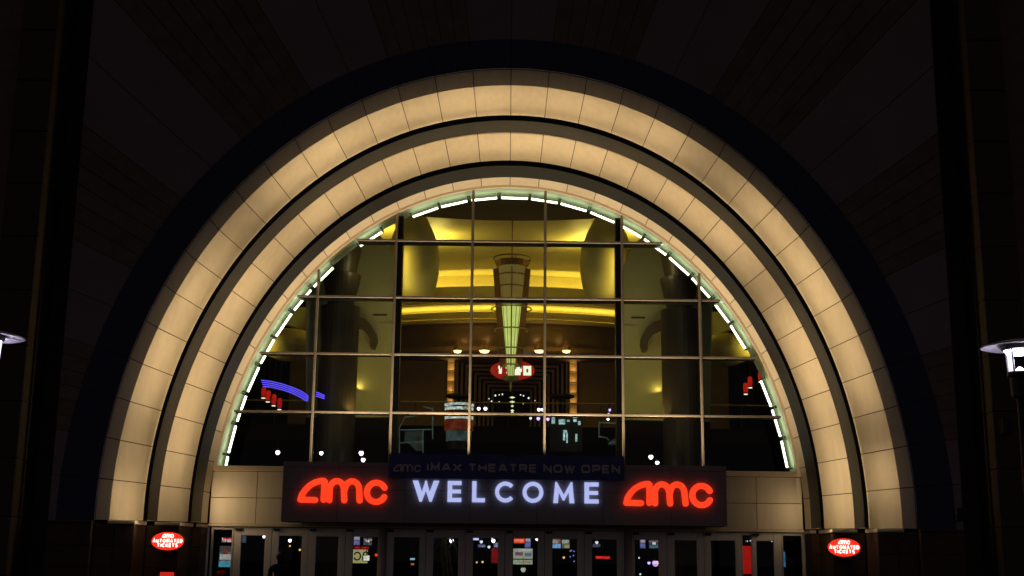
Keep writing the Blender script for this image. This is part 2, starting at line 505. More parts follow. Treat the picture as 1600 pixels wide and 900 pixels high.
# sills and stone bases under the feet of the rings
def base_pier(x0, x1, y0, y1, rows, parent, sill=True):
    z0, z1 = 0.0, ZSILL - 0.075
    hs = (z1 - z0) / rows
    for r in range(rows):
        n = max(1, round((x1 - x0) / 0.55))
        for c in range(n):
            a = x0 + (x1 - x0) * c / n; b = x0 + (x1 - x0) * (c + 1) / n
            mb = MB().bevbox((a + 0.004, y0, z0 + r * hs + 0.004), (b - 0.004, y1, z0 + (r + 1) * hs - 0.004), 0.012)
            mb.build('stone_block', STONE, parent)
    MB().box((x0 + 0.02, y0 + 0.02, z0), (x1 - 0.02, y1 - 0.01, z1 - 0.002)).build('block_core', JOINT, parent)
for sx in (-1, 1):
    def span(a, b): return (min(sx * a, sx * b), max(sx * a, sx * b))
    for rg, (eo, ei, eb, yb) in ((R1, (E1, E2, E3, 28.05)), (R2, (E4, E5, E6, 29.25)), (R3, (E7, E8, E9, 29.9))):
        x0, x1 = span(eo[0] if rg is R1 else ei[0] - 0.0, eb[0] if rg is not R3 else eb[0] - 0.02)
        xa, xb = span(ei[0] + (0.31 if rg is R1 else 0.2), (eb[0] if rg is not R3 else eb[0]) - 0.02)
        base_pier(xa, xb, ei[2] - 0.01, yb, 5, rg)
        xs0, xs1 = span(ei[0] + 0.02, eb[0] - 0.04)
        MB().bevbox((xs0, ei[2] - 0.05, ZSILL - 0.075), (xs1, yb - 0.02, ZSILL - 0.004), 0.012).build('sill', TAN, rg)

# ------------------------------------------------------------------ facade wall: navy band and sunburst
YW = 27.12
NB = (9.62, 10.93, YW)
def onorm(e, t):
    n = Vector((math.cos(t) / e[0], 0, math.sin(t) / e[1])); return n.normalized()
W = sub('facade_wall')
TW, _ = arc_params((E1[0], E1[1], YW), 2 * NP)
ev = (E1[0] + 0.03, E1[1] + 0.03, YW + 0.10)
for i in range(2 * NP):
    band_panel((NB[0], NB[1], YW - 0.006), (E1[0] - 0.0, E1[1] - 0.0, YW - 0.006), TW[i], TW[i + 1], 0.05, 0.012, NAVY, W, 'navy_panel')
def ray_to_box(p, d, xmax, zmax):
    t = 1e9
    if abs(d.x) > 1e-6: t = min(t, (math.copysign(xmax, d.x) - p.x) / d.x)
    if d.z > 1e-6: t = min(t, (zmax - p.z) / d.z)
    return p + d * t
XW, ZW = 9.78, 17.0
def sector(ta, tb, y, th, material, name, nseg=4):
    top = []; bot = []
    for i in range(nseg + 1):
        t = ta + (tb - ta) * i / nseg
        p = ept((NB[0], NB[1], y), t); n = onorm(NB, t)
        bot.append((p.x, p.z))
        q = ray_to_box(p, n, XW, ZW); top.append((q.x, q.z))
    # keep the box corner inside
    if abs(abs(top[0][0]) - XW) < 1e-3 and abs(top[-1][1] - ZW) < 1e-3: top.append((math.copysign(XW, top[0][0]), ZW)); top.sort(key=lambda q: q[1] + (0 if top[0][0] > 0 else 0))
    if abs(top[0][1] - ZW) < 1e-3 and abs(abs(top[-1][0]) - XW) < 1e-3: pass
    poly = bot + list(reversed(top))
    fixn(MB().prism(poly, y, y + th).build(name, material, W))
# simple quads per strip: smooth sectors are two panels, ribbed sectors six raised ribs
for k in range(NP):
    ta, tb = TW[2 * k], TW[2 * k + 2]
    mid = abs(k - (NP - 1) / 2)
    def strip(a, b, y, th, material, name):
        poly = []
        for t in (a, b):
            p = ept((NB[0], NB[1], y), t); n = onorm(NB, t); q = ray_to_box(p, n, XW, ZW)
            poly.append((Vector((p.x, p.z)), Vector((q.x, q.z))))
        pm = ept((NB[0], NB[1], y), (a + b) / 2)
        pts = [poly[0][0], (pm.x, pm.z), poly[1][0], poly[1][1]]
        q0, q1 = poly[0][1], poly[1][1]
        if abs(abs(q0.x) - XW) < 1e-3 and abs(q1.y - ZW) < 1e-3 and abs(q0.y - ZW) > 1e-3: pts.append((q0.x, ZW))
        if abs(abs(q1.x) - XW) < 1e-3 and abs(q0.y - ZW) < 1e-3 and abs(q1.y - ZW) > 1e-3: pts.append((q1.x, ZW))
        pts.append(q0)
        fixn(MB().prism([(p[0], p[1]) for p in pts], y, y + th).build(name, material, W))
    if int(mid) % 2 == 0:
        tm = (ta + tb) / 2
        strip(ta + .0006, tm - .0006, YW, 0.08, WALLP, 'wall_panel'); strip(tm + .0006, tb - .0006, YW, 0.08, WALLP, 'wall_panel')
    else:
        for j in range(6):
            a = ta + (tb - ta) * j / 6; b = ta + (tb - ta) * (j + 1) / 6
            strip(a + (tb - ta) * 0.0035, b - (tb - ta) * 0.0035, YW - 0.004, 0.084, RIBM, 'rib')
# backing behind the strips, stone base beside the arch, recess and corner pilasters
for sx in (-1, 1):
    poly = [(sx * 0.0, ZC + E1[1] + .05), (sx * 0.0, ZW), (sx * XW, ZW), (sx * XW, 0)] + [(sx * (E1[0] + .02), 0), (sx * (E1[0] + .02), ZC)] + [(sx * (E1[0] + .02) * math.cos(R(a)), ZC + (E1[1] + .02) * math.sin(R(a))) for a in range(4, 90, 4)]
    fixn(MB().prism(poly, YW + 0.13, YW + 0.3).build('wall_core', JOINT, W))
    x0, x1 = sorted((sx * (E1[0] + .03), sx * XW))
    zt = ZSILL - 0.06
    for r in range(5):
        MB().bevbox((x0, YW - 0.04, zt * r / 5 + .004), (x1, YW + .12, zt * (r + 1) / 5 - .004), 0.012).build('stone_block', STONE, W)
    MB().bevbox((x0, YW - 0.07, zt), (x1, YW + .12, zt + 0.05), 0.01).build('ledge', STONE, W)
    # side fillet of plaster between base and the last sunburst strip
    zs = ept(NB, TW[0]).z
    fixn(MB().box((sx * NB[0], YW + .001, zt + .055), (sx * XW, YW + .08, zs - .005)).build('wall_panel', WALLP, W))
    # dark recess, then a projecting brown pilaster in courses
    xa, xb = sorted((sx * XW, sx * 10.42))
    MB().box((xa, 27.9, 0), (xb, 28.2, ZW)).build('recess', JOINT, W)
    P = sub('pilaster')
    for r in range(14):
        z0 = r * 1.22
        xa, xb = sorted((sx * 10.42, sx * 11.25))
        MB().bevbox((xa, 26.75, z0 + .005), (xb, 28.2, z0 + 1.215), 0.02).build('stone_course', PILAST, P)
    xa, xb = sorted((sx * 11.26, sx * 30.0))
    MB().box((xa, 27.3, 0), (xb, 28.2, ZW)).build('side_wall', RIBM, W)
# building carcass so no light leaks and the roof closes
CARC = mat('roof_dark', (0.05, 0.05, 0.05), 0.9)
MB().box((-30, 27.35, ZW), (30, 62, ZW + .3)).build('roof', CARC, B)

# ================================================================== WINDOW
WIN = sub('arched_window')
YG = 30.0
XS = [-4.692, -2.804, -0.916, 0.888, 2.787, 4.686]
ZT = [EYE + z for z in (7.714, 6.276, 4.859, 3.434)]
ZB = EYE + 2.075
GE = (7.0, 8.21, YG)
def zell(x, e=GE): return ZC + e[1] * math.sqrt(max(0, 1 - (x / e[0]) ** 2))
def xell(z, e=GE): return e[0] * math.sqrt(max(0, 1 - ((z - ZC) / e[1]) ** 2))
tsw, _ = arc_params((E9[0], E9[1], YG), 40, ZB)
band((7.048, 8.256, 29.90), (6.985, 8.193, 29.90), tsw, FRAMETAN, WIN, 'frame', th=0.12, n=100)
MB().bevbox((-7.06, 29.88, ZB - 0.07), (7.06, 30.05, ZB + 0.05), 0.01).build('sill', FRAMETAN, WIN)
# the glass, one pane for each bay and row
cols = [-7.0] + XS + [7.0]; rows = [ZB] + list(reversed(ZT)) + [20.0]
for ci in range(len(cols) - 1):
    for ri in range(len(rows) - 1):
        x0, x1, z0, z1 = cols[ci] + .03, cols[ci + 1] - .03, rows[ri] + .03, rows[ri + 1] - .03
        # clip the cell by the ellipse
        pts = []
        xs = np.linspace(x0, x1, 15)
        top = [(x, min(z1, zell(x))) for x in xs if zell(x) > z0 and abs(x) < GE[0]]
        if len(top) < 2: continue
        if x0 < 0 and x1 > 0 or True:
            # extend to where the ellipse meets the bottom of the cell
            xe = xell(z0)
            if top[0][0] > x0 + 1e-6 and -xe > x0: top = [(-xe, z0 + 1e-3)] + top
            if top[-1][0] < x1 - 1e-6 and xe < x1: top = top + [(xe, z0 + 1e-3)]
        poly = [(top[0][0], z0), (top[-1][0], z0)] + list(reversed(top))
        # drop doubled points
        q = []
        for p in poly:
            if not q or (abs(p[0] - q[-1][0]) + abs(p[1] - q[-1][1])) > 2e-3: q.append(p)
        if len(q) < 3 or (max(p[1] for p in q) - z0) < 0.05: continue
        fixn(MB().prism(q, YG, YG + 0.012).build('pane', GLASS, WIN))
def cap_z(x): return zell(abs(x) + 0.04) - 0.0
for i, x in enumerate(XS):
    zt = cap_z(x)
    MB().bevbox((x - .030, YG - 0.05, ZB + .05), (x + .030, YG - .003, zt), 0.008).build('mullion', FRAMEC, WIN)
    wide = 0.10 if i in (1, 4) else 0.034
    dx = 0.06 if i == 1 else (-0.06 if i == 4 else 0)
    MB().box((x - wide + dx, YG + 0.016, ZB + .05), (x + wide + dx, YG + (0.34 if wide > .05 else .16), zt - .05)).build('inner_post', BLACK, WIN)
for j, z in enumerate(ZT):
    xe = xell(z + .04) - .07
    segs = [-xe] + [x for x in XS if abs(x) < xe] + [xe]
    for a, b in zip(segs[:-1], segs[1:]):
        MB().bevbox((a + (.031 if a in XS else 0), YG - 0.046, z - .027), (b - (.031 if b in XS else 0), YG - .003, z + .027), 0.008).build('transom', FRAMEC, WIN)
    d = 0.3 if j in (0, 1) else 0.14
    MB().box((-xe + .03, YG + 0.017, z - .05), (xe - .03, YG + d - .003, z + .028)).build('inner_beam', BLACK, WIN)

# wall between the window and the doors: panels in two rows with open joints
LW = sub('lower_wall')
ZD = ZSILL - 0.03
MB().box((-7.03, 30.03, ZD), (7.03, 30.3, ZB - .08)).build('wall_core', JOINT, LW)
xsj = [-7.02, -5.93, -4.8, -3.6, -2.4, -1.2, 0, 1.2, 2.4, 3.6, 4.8, 5.93, 7.02]
zm = (ZD + ZB - .07) / 2 + 0.02
for a, b in zip(xsj[:-1], xsj[1:]):
    for z0, z1 in ((ZD + .05, zm), (zm, ZB - .075)):
        MB().bevbox((a + .007, 30.0, z0 + .007), (b - .007, 30.04, z1 - .007), 0.004).build('wall_panel', TAN, LW)
MB().bevbox((-7.03, 29.93, ZD - .01), (7.03, 30.2, ZD + .05), 0.01).build('header', FRAMETAN, LW)

# ================================================================== DOORS
def X30(px, y=862): return at(px, y, 30.0).x
ZDT = ZD - 0.012
def door(px0, px1, g0, g1, kind='door', label=None):
    d = sub(kind, label)
    x0, x1, a, b = X30(px0) + .006, X30(px1) - .006, X30(g0), X30(g1)
    ztop = ZDT - .012; zg = ztop - 0.19 if kind == 'door' else ztop - 0.06
    f = MB()
    f.bevbox((x0, 30.0, 0.02), (a, 30.055, ztop), .008)
    f.bevbox((b, 30.0, 0.02), (x1, 30.055, ztop), .008)
    f.bevbox((a + .001, 30.002, zg), (b - .001, 30.053, ztop), .008)
    f.bevbox((a + .001, 30.002, 0.02), (b - .001, 30.053, 0.28), .008)
    f.build('frame', DOORM, d)
    MB().box((a - .01, 30.024, 0.27), (b + .01, 30.036, zg + .01)).build('pane', DGLASS, d)
    if kind == 'door':
        MB().bevbox((x0 + .02, 29.955, ztop - .075), (x0 + .17, 29.998, ztop - .02), .006).build('door_closer', BLACK, d)
        MB().tube((a - .03, 29.95, 1.05), (b + .03, 29.95, 1.05), 0.016).tube((a - .03, 29.95, 1.05), (a - .03, 30.01, 1.05), .012).tube((b + .03, 29.95, 1.05), (b + .03, 30.01, 1.05), .012).build('push_bar', FRAMEC, d)
    return d
DOORS = [(364, 424, 376, 413), (424, 481, 435, 471), (481, 539, 493, 528), (539, 592, 551, 590),
         (603, 665, 615, 655), (665, 727, 677, 716), (727, 789, 739, 778), (789, 851, 801, 840), (851, 913, 863, 902), (913, 976, 925, 964),
         (987, 1042, 992, 1029), (1042, 1100, 1054, 1089), (1100, 1159, 1111, 1149), (1175, 1222, 1182, 1209)]
for a in DOORS: door(*a)
door(328, 364, 332, 361, 'sidelight'); door(1222, 1258, 1224, 1253, 'sidelight'); door(1159, 1175, 1160.5, 1174, 'sidelight')
for px in (597.5, 981.5):
    c = X30(px)
    MB().tube((c, 29.93, 0), (c, 29.93, ZDT + .02), .085, n=20).build('door_column', mat('lilac_grey_column', (.42, .38, .42), .45, var=.05), B, smooth=True)
for px in (322, 1260):
    c = X30(px)
    MB().box((c - .04, 29.94, 0), (c + .04, 30.06, ZDT)).build('door_jamb', DOORM, B)
# spot lamps tucked behind the innermost ring, washing the wall beside the doors
for sx, pw in ((-1, 6.5), (1, 3.2)):
    area('wall_wash_lamp', (sx * 7.07, 29.42, ZSILL + 0.6), (-sx * 1.0, 0.42, 0.0), 1.1, 0.06, pw, WARM, LW, spread=150, tangent=(0, 0, 1))

# ================================================================== ENTRANCE SIGN
YS = 29.0
SIGNM = mat('charcoal_sign_panel', (0.27, 0.25, 0.262), 0.6, var=0.06, rnd=0.05)
S = empty('entrance_sign', (0, YS, ZD), label='long charcoal sign board over the doors with two red logos and WELCOME', cat='sign')
tl, br = at(443, 720, YS), at(1137, 823, YS)
sx0, sx1, sz1, sz0 = tl.x, br.x, at(800, 724.5, YS).z, at(800, 819, YS).z
MB().box((sx0 + .01, YS + .02, sz0 + .005), (sx1 - .01, 29.92, sz1 - .005)).build('board', mat('sign_core', (.03, .028, .03), .7), S)
pw = [sx0, at(528, 770, YS).x, at(632, 770, YS).x, at(735, 770, YS).x, at(839, 770, YS).x, at(943, 770, YS).x, at(1048, 770, YS).x, sx1]
zs = [sz0, at(800, 768, YS).z, at(800, 733, YS).z, sz1]
for a, b in zip(pw[:-1], pw[1:]):
    for c, d in zip(zs[:-1], zs[1:]):
        MB().bevbox((a + .004, YS, c + .004), (b - .004, YS + .02, d - .004), .003).build('panel', SIGNM, S)
REDN = emit('red_logo_glow', (1.0, 0.045, 0.012), 1.25, var=0.12, scale=3)
LAV = emit('lavender_letter_glow', (0.47, 0.53, 0.92), .92, var=0.05)
EDGE = mat('letter_return', (.02, .015, .02), .5)
def mapper(px0, py0, Y, k=1.0, slant=0.0107):
    """(u,v) in photo pixels, v up, on a level baseline"""
    o = at(px0, py0, Y); s = Y / FPX * 1.0 / (cp ** 1) * k
    s = (at(px0 + 50, py0, Y) - o).length / 50 * k
    return lambda p: (o.x + p[0] * s, o.z + p[1] * s)
for px, py in ((464, 785.5), (974, 790.5)):
    Xf = mapper(px, py, YS - .07)
    wordmark(S, 'logo_letter', Xf, YS - .07, YS - .003, REDN)
# WELCOME: letter lefts from the photograph, height 32
Xf = mapper(644, 783.5, YS - .06)
def welcome():
    H = 32.5; w = 7.0
    L = {'W': (0, 41.5), 'E1': (55, 76.5), 'L': (93.5, 113.5), 'C': (128.5, 157.5), 'O': (172, 205), 'M': (220.5, 253.5), 'E2': (269.5, 291.5)}
    def poly(ps, u):
        fixn(MB().prism([Xf((u + p[0], p[1])) for p in ps], YS - .06, YS - .003).build('letter', LAV, S))
    u = L['W'][0]; b = 41.5
    poly([(0, H), (8.6, H), (14.6, 15), (18.4, 27), (19.6, H), (22.0, H), (23.2, 27), (27.0, 15), (33.0, H), (41.5, H), (30.2, 0), (26.8, 0), (20.8, 17), (14.7, 0), (11.3, 0)], u)
    for kx in ('E1', 'E2'):
        u, e = L[kx]; wd = e - u
        poly([(0, 0), (wd, 0), (wd, 6.3), (w, 6.3), (w, 13.3), (wd - .8, 13.3), (wd - .8, 19.2), (w, 19.2), (w, H - 6.3), (wd, H - 6.3), (wd, H), (0, H)], u)
    u, e = L['L']; poly([(0, 0), (e - u, 0), (e - u, 6.3), (w - .5, 6.3), (w - .5, H), (0, H)], u)
    mb = MB(); add_stroke(mb, arc(L['C'][0] + 17, 16.2, 13.1, 13.1, 40, 320, 24), 6.1, Xf, YS - .06, YS - .003, 'butt'); mb.build('letter', LAV, S)
    mb = MB(); add_stroke(mb, arc(L['O'][0] + 16.7, 16.2, 13.2, 13.2, 0, 360, 32), 6.1, Xf, YS - .06, YS - .003, 'butt'); mb.build('letter', LAV, S)
    u = L['M'][0]
    poly([(0, 0), (7.4, 0), (8.6, 17), (15.2, 4), (17.4, 4), (24.2, 17), (25.6, 0), (33, 0), (29.8, H), (27.4, H), (16.4, 13), (5.6, H), (3.2, H)], u)
welcome()

# banner tied over the top of the sign board
BN = empty('vinyl_banner', tuple(at(791, 750, YS - .12)), label='dim navy vinyl banner with grey lettering hung over the WELCOME sign', cat='banner')
bl, brr = at(608, 708, YS - .12), at(976, 752, YS - .12)
bz1, bz0 = at(791, 711, YS - .12).z, at(791, 749, YS - .12).z
nx, nz = 40, 6
vs = []
for j in range(nz + 1):
    for i in range(nx + 1):
        x = bl.x + (brr.x - bl.x) * i / nx; z = bz0 + (bz1 - bz0) * j / nz
        z += 0.012 * math.sin(i * .8) * (1 if j == nz else 0) 
        vs.append((x, YS - .12 + .010 * math.sin(i * 1.1 + j * .9) + .007 * math.sin(i * .37 - j), z))
fs = [(j * (nx + 1) + i, j * (nx + 1) + i + 1, (j + 1) * (nx + 1) + i + 1, (j + 1) * (nx + 1) + i) for j in range(nz) for i in range(nx)]
n0 = len(vs); vs += [(v[0], v[1] + .006, v[2]) for v in vs]
fs += [tuple(reversed([k + n0 for k in f])) for f in fs]
MB().add(vs, fs).build('cloth', mat('navy_vinyl', (0.045, 0.06, 0.26), .45, var=.15, scale=6), BN, smooth=True)
GREYT = mat('grey_print', (.58, .53, .52), .6)
Xb = mapper(613.5, 737, YS - .15)
wordmark(BN, 'print_letter', lambda p: Xb((p[0] * .318, p[1] * .318)), YS - .147, YS - .144, GREYT, w=7.0)
hB = 13.0
wd = textwidth('IMAX THEATRE NOW OPEN', WIDE, hB, 3.2, 3.3)
k = (969 - 667) / wd
Xb2 = mapper(667, 736.5, YS - .15)
text(BN, 'print_letter', 'IMAX THEATRE NOW OPEN', WIDE, lambda p: Xb2((p[0] * k, p[1])), hB, 3.2, 3.3, YS - .147, YS - .144, GREYT)

# added flood lamps, unseen behind the sign board's upper edge, to light the inner ring
for px, pwr in ((560, 130), (700, 150), (890, 150), (1030, 130)):
    x = at(px, 720, 29.3).x
    F = empty('added_flood_lamp', (x, 29.15, sz1), cat='lamp')
    F['label'] = 'small black added flood lamp, unseen on the sign board top, %s' % {560: 'left of the banner', 700: 'behind the banner left half', 890: 'behind the banner right half', 1030: 'right of the banner'}[px]
    MB().box((x - .07, 29.09, sz1 - .004), (x + .07, 29.21, sz1 + .03)).build('housing', BLACK, F)
    area('added_flood_light', (x, 29.14, sz1 + .036), (x * 0.10, 0.06, 1), .12, .1, pwr, (1, .74, .44), F, spread=152)

# ================================================================== OVAL TICKET SIGNS
def oval_sign(cx, cy, Y, label):
    c = at(cx, cy, Y); s = Y / FPX * 1.02
    o = empty('ticket_sign', tuple(c), label=label, cat='sign', group='oval automated ticket signs')
    a, b = 24.5 * s, 13.4 * s
    def ell(k, kz=None): return [(c.x + a * k * math.cos(2 * math.pi * i / 40), c.z + b * (kz or k) * math.sin(2 * math.pi * i / 40)) for i in range(40)]
    MB().prism(ell(1.04, 1.07), Y + .01, Y + .18).build('housing', BLACK, o)
    MB().prism(ell(1.0), Y - .004, Y + .012).build('face', emit('red_sign_face', (1, .03, .012), 1.0, var=.1), o)
    wh = emit('white_sign_print', (1, .86, .74), 1.7)
    def centred(sv, glyph, h, gap, w, v0, total):
        wd = textwidth(sv, glyph, h, gap, w); kk = total / wd
        text(o, 'print_letter', sv, glyph, lambda p: (c.x + (p[0] * kk - total / 2) * s, c.z + (v0 + p[1]) * s), h, gap, w, Y - .012, Y - .005, wh)
    wordmark(o, 'print_letter', lambda p: (c.x + (p[0] * .125 - 8.8) * s, c.z + (5.2 + p[1] * .14) * s), Y - .012, Y - .005, wh, w=12)
    centred('AUTOMATED', GLY, 6.0, .9, 1.75, -2.6, 45)
    centred('TICKETS', GLY, 6.0, .9, 1.75, -9.0, 31)
    MB().box((c.x - .04, Y + .17, c.z - .04), (c.x + .04, Y + 1.0, c.z + .04)).build('bracket', BLACK, o)
    return o
oval_sign(262, 845.5, 27.45, 'glowing red oval AUTOMATED TICKETS sign left of the doors')
oval_sign(1319, 855.5, 27.45, 'glowing red oval AUTOMATED TICKETS sign right of the doors')
# stub of a second red sign under the left oval: ticket machine header
c = at(261, 906, 27.6); s = 27.6 / FPX
T = empty('ticket_machine', (c.x, 27.6, 0), label='ticket machine with small red lit header below the left oval sign', cat='ticket machine')
MB().bevbox((c.x - .42, 27.55, 0), (c.x + .42, 27.95, 1.22), .02).build('cabinet', BLACK, T)
MB().bevbox((c.x - 10 * s, 27.52, c.z - 10 * s), (c.x + 10 * s, 27.6, c.z + 11.5 * s), .006).build('header', emit('red_header', (1, .03, .02), .55), T)

# ================================================================== FLUORESCENT TUBES INSIDE THE WINDOW EDGE
LINER = mat('pale_green_liner', (0.80, 0.90, 0.64), 0.6, var=0.05)
band((7.02, 8.228, 30.03), (7.0, 8.208, 30.75), tsw, LINER, WIN, 'lamp_liner', th=-0.02 if False else 0.03)
TUBE = emit('white_tube_glow', (0.94, 1.0, 0.86), 5.5)
TE = (6.868, 8.058, 30.36)
tt, tlen = arc_params(TE, 1000, ZB + .02)
def tparam(sv): return tt[max(0, min(1000, int(round((sv / tlen) * 1000))))]
PITCHT = 0.765
order = ['first', 'second', 'third', 'fourth', 'fifth', 'sixth', 'seventh', 'eighth', 'ninth', 'tenth', 'eleventh', 'twelfth', 'thirteenth', 'fourteenth', 'fifteenth']
mid_s = tlen / 2 - 0.11
OUT = {('left', 4), ('left', 6), ('right', 10)}
for k in range(-14, 15):
    s0 = mid_s + (k - .5) * PITCHT + .018; s1 = mid_s + (k + .5) * PITCHT - .018
    s0 = max(s0, 0.0); s1 = min(s1, tlen)
    if s1 - s0 < .25: continue
    side = 'right' if k < 0 else 'left'
    a, b = ept(TE, tparam(s0)), ept(TE, tparam(s1))
    if k == 0: lab = 'white fluorescent tube at the very top of the arched window'
    else: lab = '%s white fluorescent tube down the %s window edge from the top' % (order[abs(k) - 1], side)
    if (side, abs(k)) in OUT:
        continue
    F = empty('fluorescent_tube', tuple((a + b) / 2), label=lab, cat='tube lamp', group='fluorescent tubes round the arched window')
    d = (b - a).normalized()
    MB().tube(a + d * .035, b - d * .035, .027, n=10).build('tube', TUBE, F, smooth=True)
    mb = MB().tube(a, a + d * .035, .032, n=8).tube(b - d * .035, b, .032, n=8)
    mb.build('end_cap', mat('tube_cap', (.12, .14, .12), .5), F)
    t_m = tparam((s0 + s1) / 2); nrm = Vector((math.cos(t_m), 0, math.sin(t_m)))
    for q in (a, b):
        off = nrm * .13
        MB().tube(q + Vector((0, .03, 0)), q + off + Vector((0, .03, 0)), .02, n=6).build('bracket', mat('tube_cap', (.12, .14, .12), .5), F)

# ================================================================== LOBBY SHELL
DARKB = mat('dark_brown_wall', (0.010, 0.0075, 0.0055), 0.8, var=.15, spec=.1)
BROWN = mat('brown_panelling', (0.16, 0.10, 0.045), 0.55, var=.15, scale=1.5)
GOLD = mat('golden_plaster', (0.60, 0.51, 0.19), 0.45, var=.10, scale=.8)
OLIVE = mat('olive_plaster', (0.38, 0.36, 0.19), 0.6, var=.08, scale=1)
LFLOOR = mat('lobby_tile', (0.025, 0.022, 0.02), 0.35, var=.15)
tag(MB().add([(-14, 30.06, .006), (14, 30.06, .006), (14, 60, .006), (-14, 60, .006)], [(0, 1, 2, 3)]).build('lobby_floor', LFLOOR), kind='structure')
for sx in (-1, 1):
    tag(MB().box((sx * 14, 30.4, 0), (sx * 14.2, 60, ZW - .01)).build('lobby_side_wall', DARKB), kind='structure')
    # closing wall between facade and window edge
tag(MB().box((-14.2, 60, 0), (14.2, 60.2, ZW - .01)).build('lobby_back_wall', DARKB), kind='structure')
# wall around the arch inside, so the lobby is closed at the front
for sx in (-1, 1):
    poly = [(0, ZC + 8.30), (0, ZW - .02), (sx * 14, ZW - .02), (sx * 14, 0.0), (sx * 7.1, 0.0), (sx * 7.1, ZC)] + [(sx * 7.07 * math.cos(R(a)), ZC + 8.31 * math.sin(R(a))) for a in range(4, 90, 3)]
    fixn(MB().prism(poly, 30.31, 30.40).build('front_lining', DARKB, B))
# near ceiling, dark, with a curved far edge
zc1 = at(800, 345, 36).z
def curved_slab(x0, x1, z0, z1, yfront, yback, n=32):
    vs = []; fs = []
    for i in range(n + 1):
        x = x0 + (x1 - x0) * i / n
        ya, yb = yfront(x), yback(x)
        vs += [(x, ya, z0), (x, yb, z0), (x, yb, z1), (x, ya, z1)]
    for i in range(n):
        o, q = 4 * i, 4 * i + 4
        fs += [(o, o + 1, q + 1, q), (o + 1, o + 2, q + 2, q + 1), (o + 2, o + 3, q + 3, q + 2), (o + 3, o, q, q + 3)]
    fs += [(3, 2, 1, 0), (4 * n, 4 * n + 1, 4 * n + 2, 4 * n + 3)]
    return MB().add(vs, fs)
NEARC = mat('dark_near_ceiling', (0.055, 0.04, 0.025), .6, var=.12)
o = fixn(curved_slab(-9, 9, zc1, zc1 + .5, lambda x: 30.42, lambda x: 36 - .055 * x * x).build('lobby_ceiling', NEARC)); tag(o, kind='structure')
zg = EYE + 10.3
o = fixn(MB().box((-13.9, 33, zg), (13.9, 46.8, zg + .12)).build('gold_ceiling', GOLD)); tag(o, kind='structure')
zl = at(800, 510, 45.4).z
# stepped golden coves: back walls, lips and shelves, bowed towards the street
def bow(y0): return lambda x: y0 + .7 * (x / 3.8) ** 2
XC = 6.2
def cove(name, y0, th, pt, pb, material, label=None):
    za, zb = at(800, pb, y0).z, at(800, pt, y0).z
    o = fixn(curved_slab(-XC, XC, za, zb, bow(y0), bow(y0 + th)).build(name, material)); tag(o, kind='structure'); return za, zb
fixn(tag(curved_slab(-XC, XC, at(800, 466, 44.3).z - .02, zg - .004, bow(45.0), bow(45.1)).build('cove_back_wall', GOLD), kind='structure'))
l1b, l1t = cove('cove_lip', 44.3, .08, 447, 466, GOLD)
fixn(tag(curved_slab(-XC, XC, l1b - .12, l1b - .03, bow(44.32), bow(46.0)).build('cove_shelf', GOLD), kind='structure'))
l2b, l2t = cove('cove_lip', 45.1, .08, 487, 497, GOLD)
fixn(tag(curved_slab(-XC, XC, l2b - .02, l1b - .13, bow(45.95), bow(46.05)).build('cove_back_wall', GOLD), kind='structure'))
fixn(tag(curved_slab(-XC, XC, l2b - .1, l2b - .02, bow(45.12), bow(46.4)).build('cove_shelf', GOLD), kind='structure'))
FASC = mat('bronze_fascia', (0.15, 0.095, 0.045), .35, metal=.3, var=.1)
za = at(800, 541, 45.5).z
fixn(tag(curved_slab(-XC, XC, za, l2b - .11, bow(45.5), bow(45.7)).build('fascia', FASC), kind='structure'))
fixn(tag(curved_slab(-XC - 1, XC + 1, za - .18, za - .02, bow(45.3), bow(48.3)).build('soffit_beam', BROWN), kind='structure'))
YEL = (1.0, 0.78, 0.20)
for i in range(13):
    x = -4.8 + 0.8 * i
    tg = (1, 1.4 * x / 3.8 ** 2, 0)
    area('cove_lamp', (x, bow(44.6)(x), l1b + .05), (0, .1, 1), .82, .1, 5.0 + 1.7 * abs(x), YEL, None, tangent=tg)
    area('cove_lamp', (x, bow(45.45)(x), l2b + .03), (0, .0, 1), .82, .1, 6, YEL, None, tangent=tg)

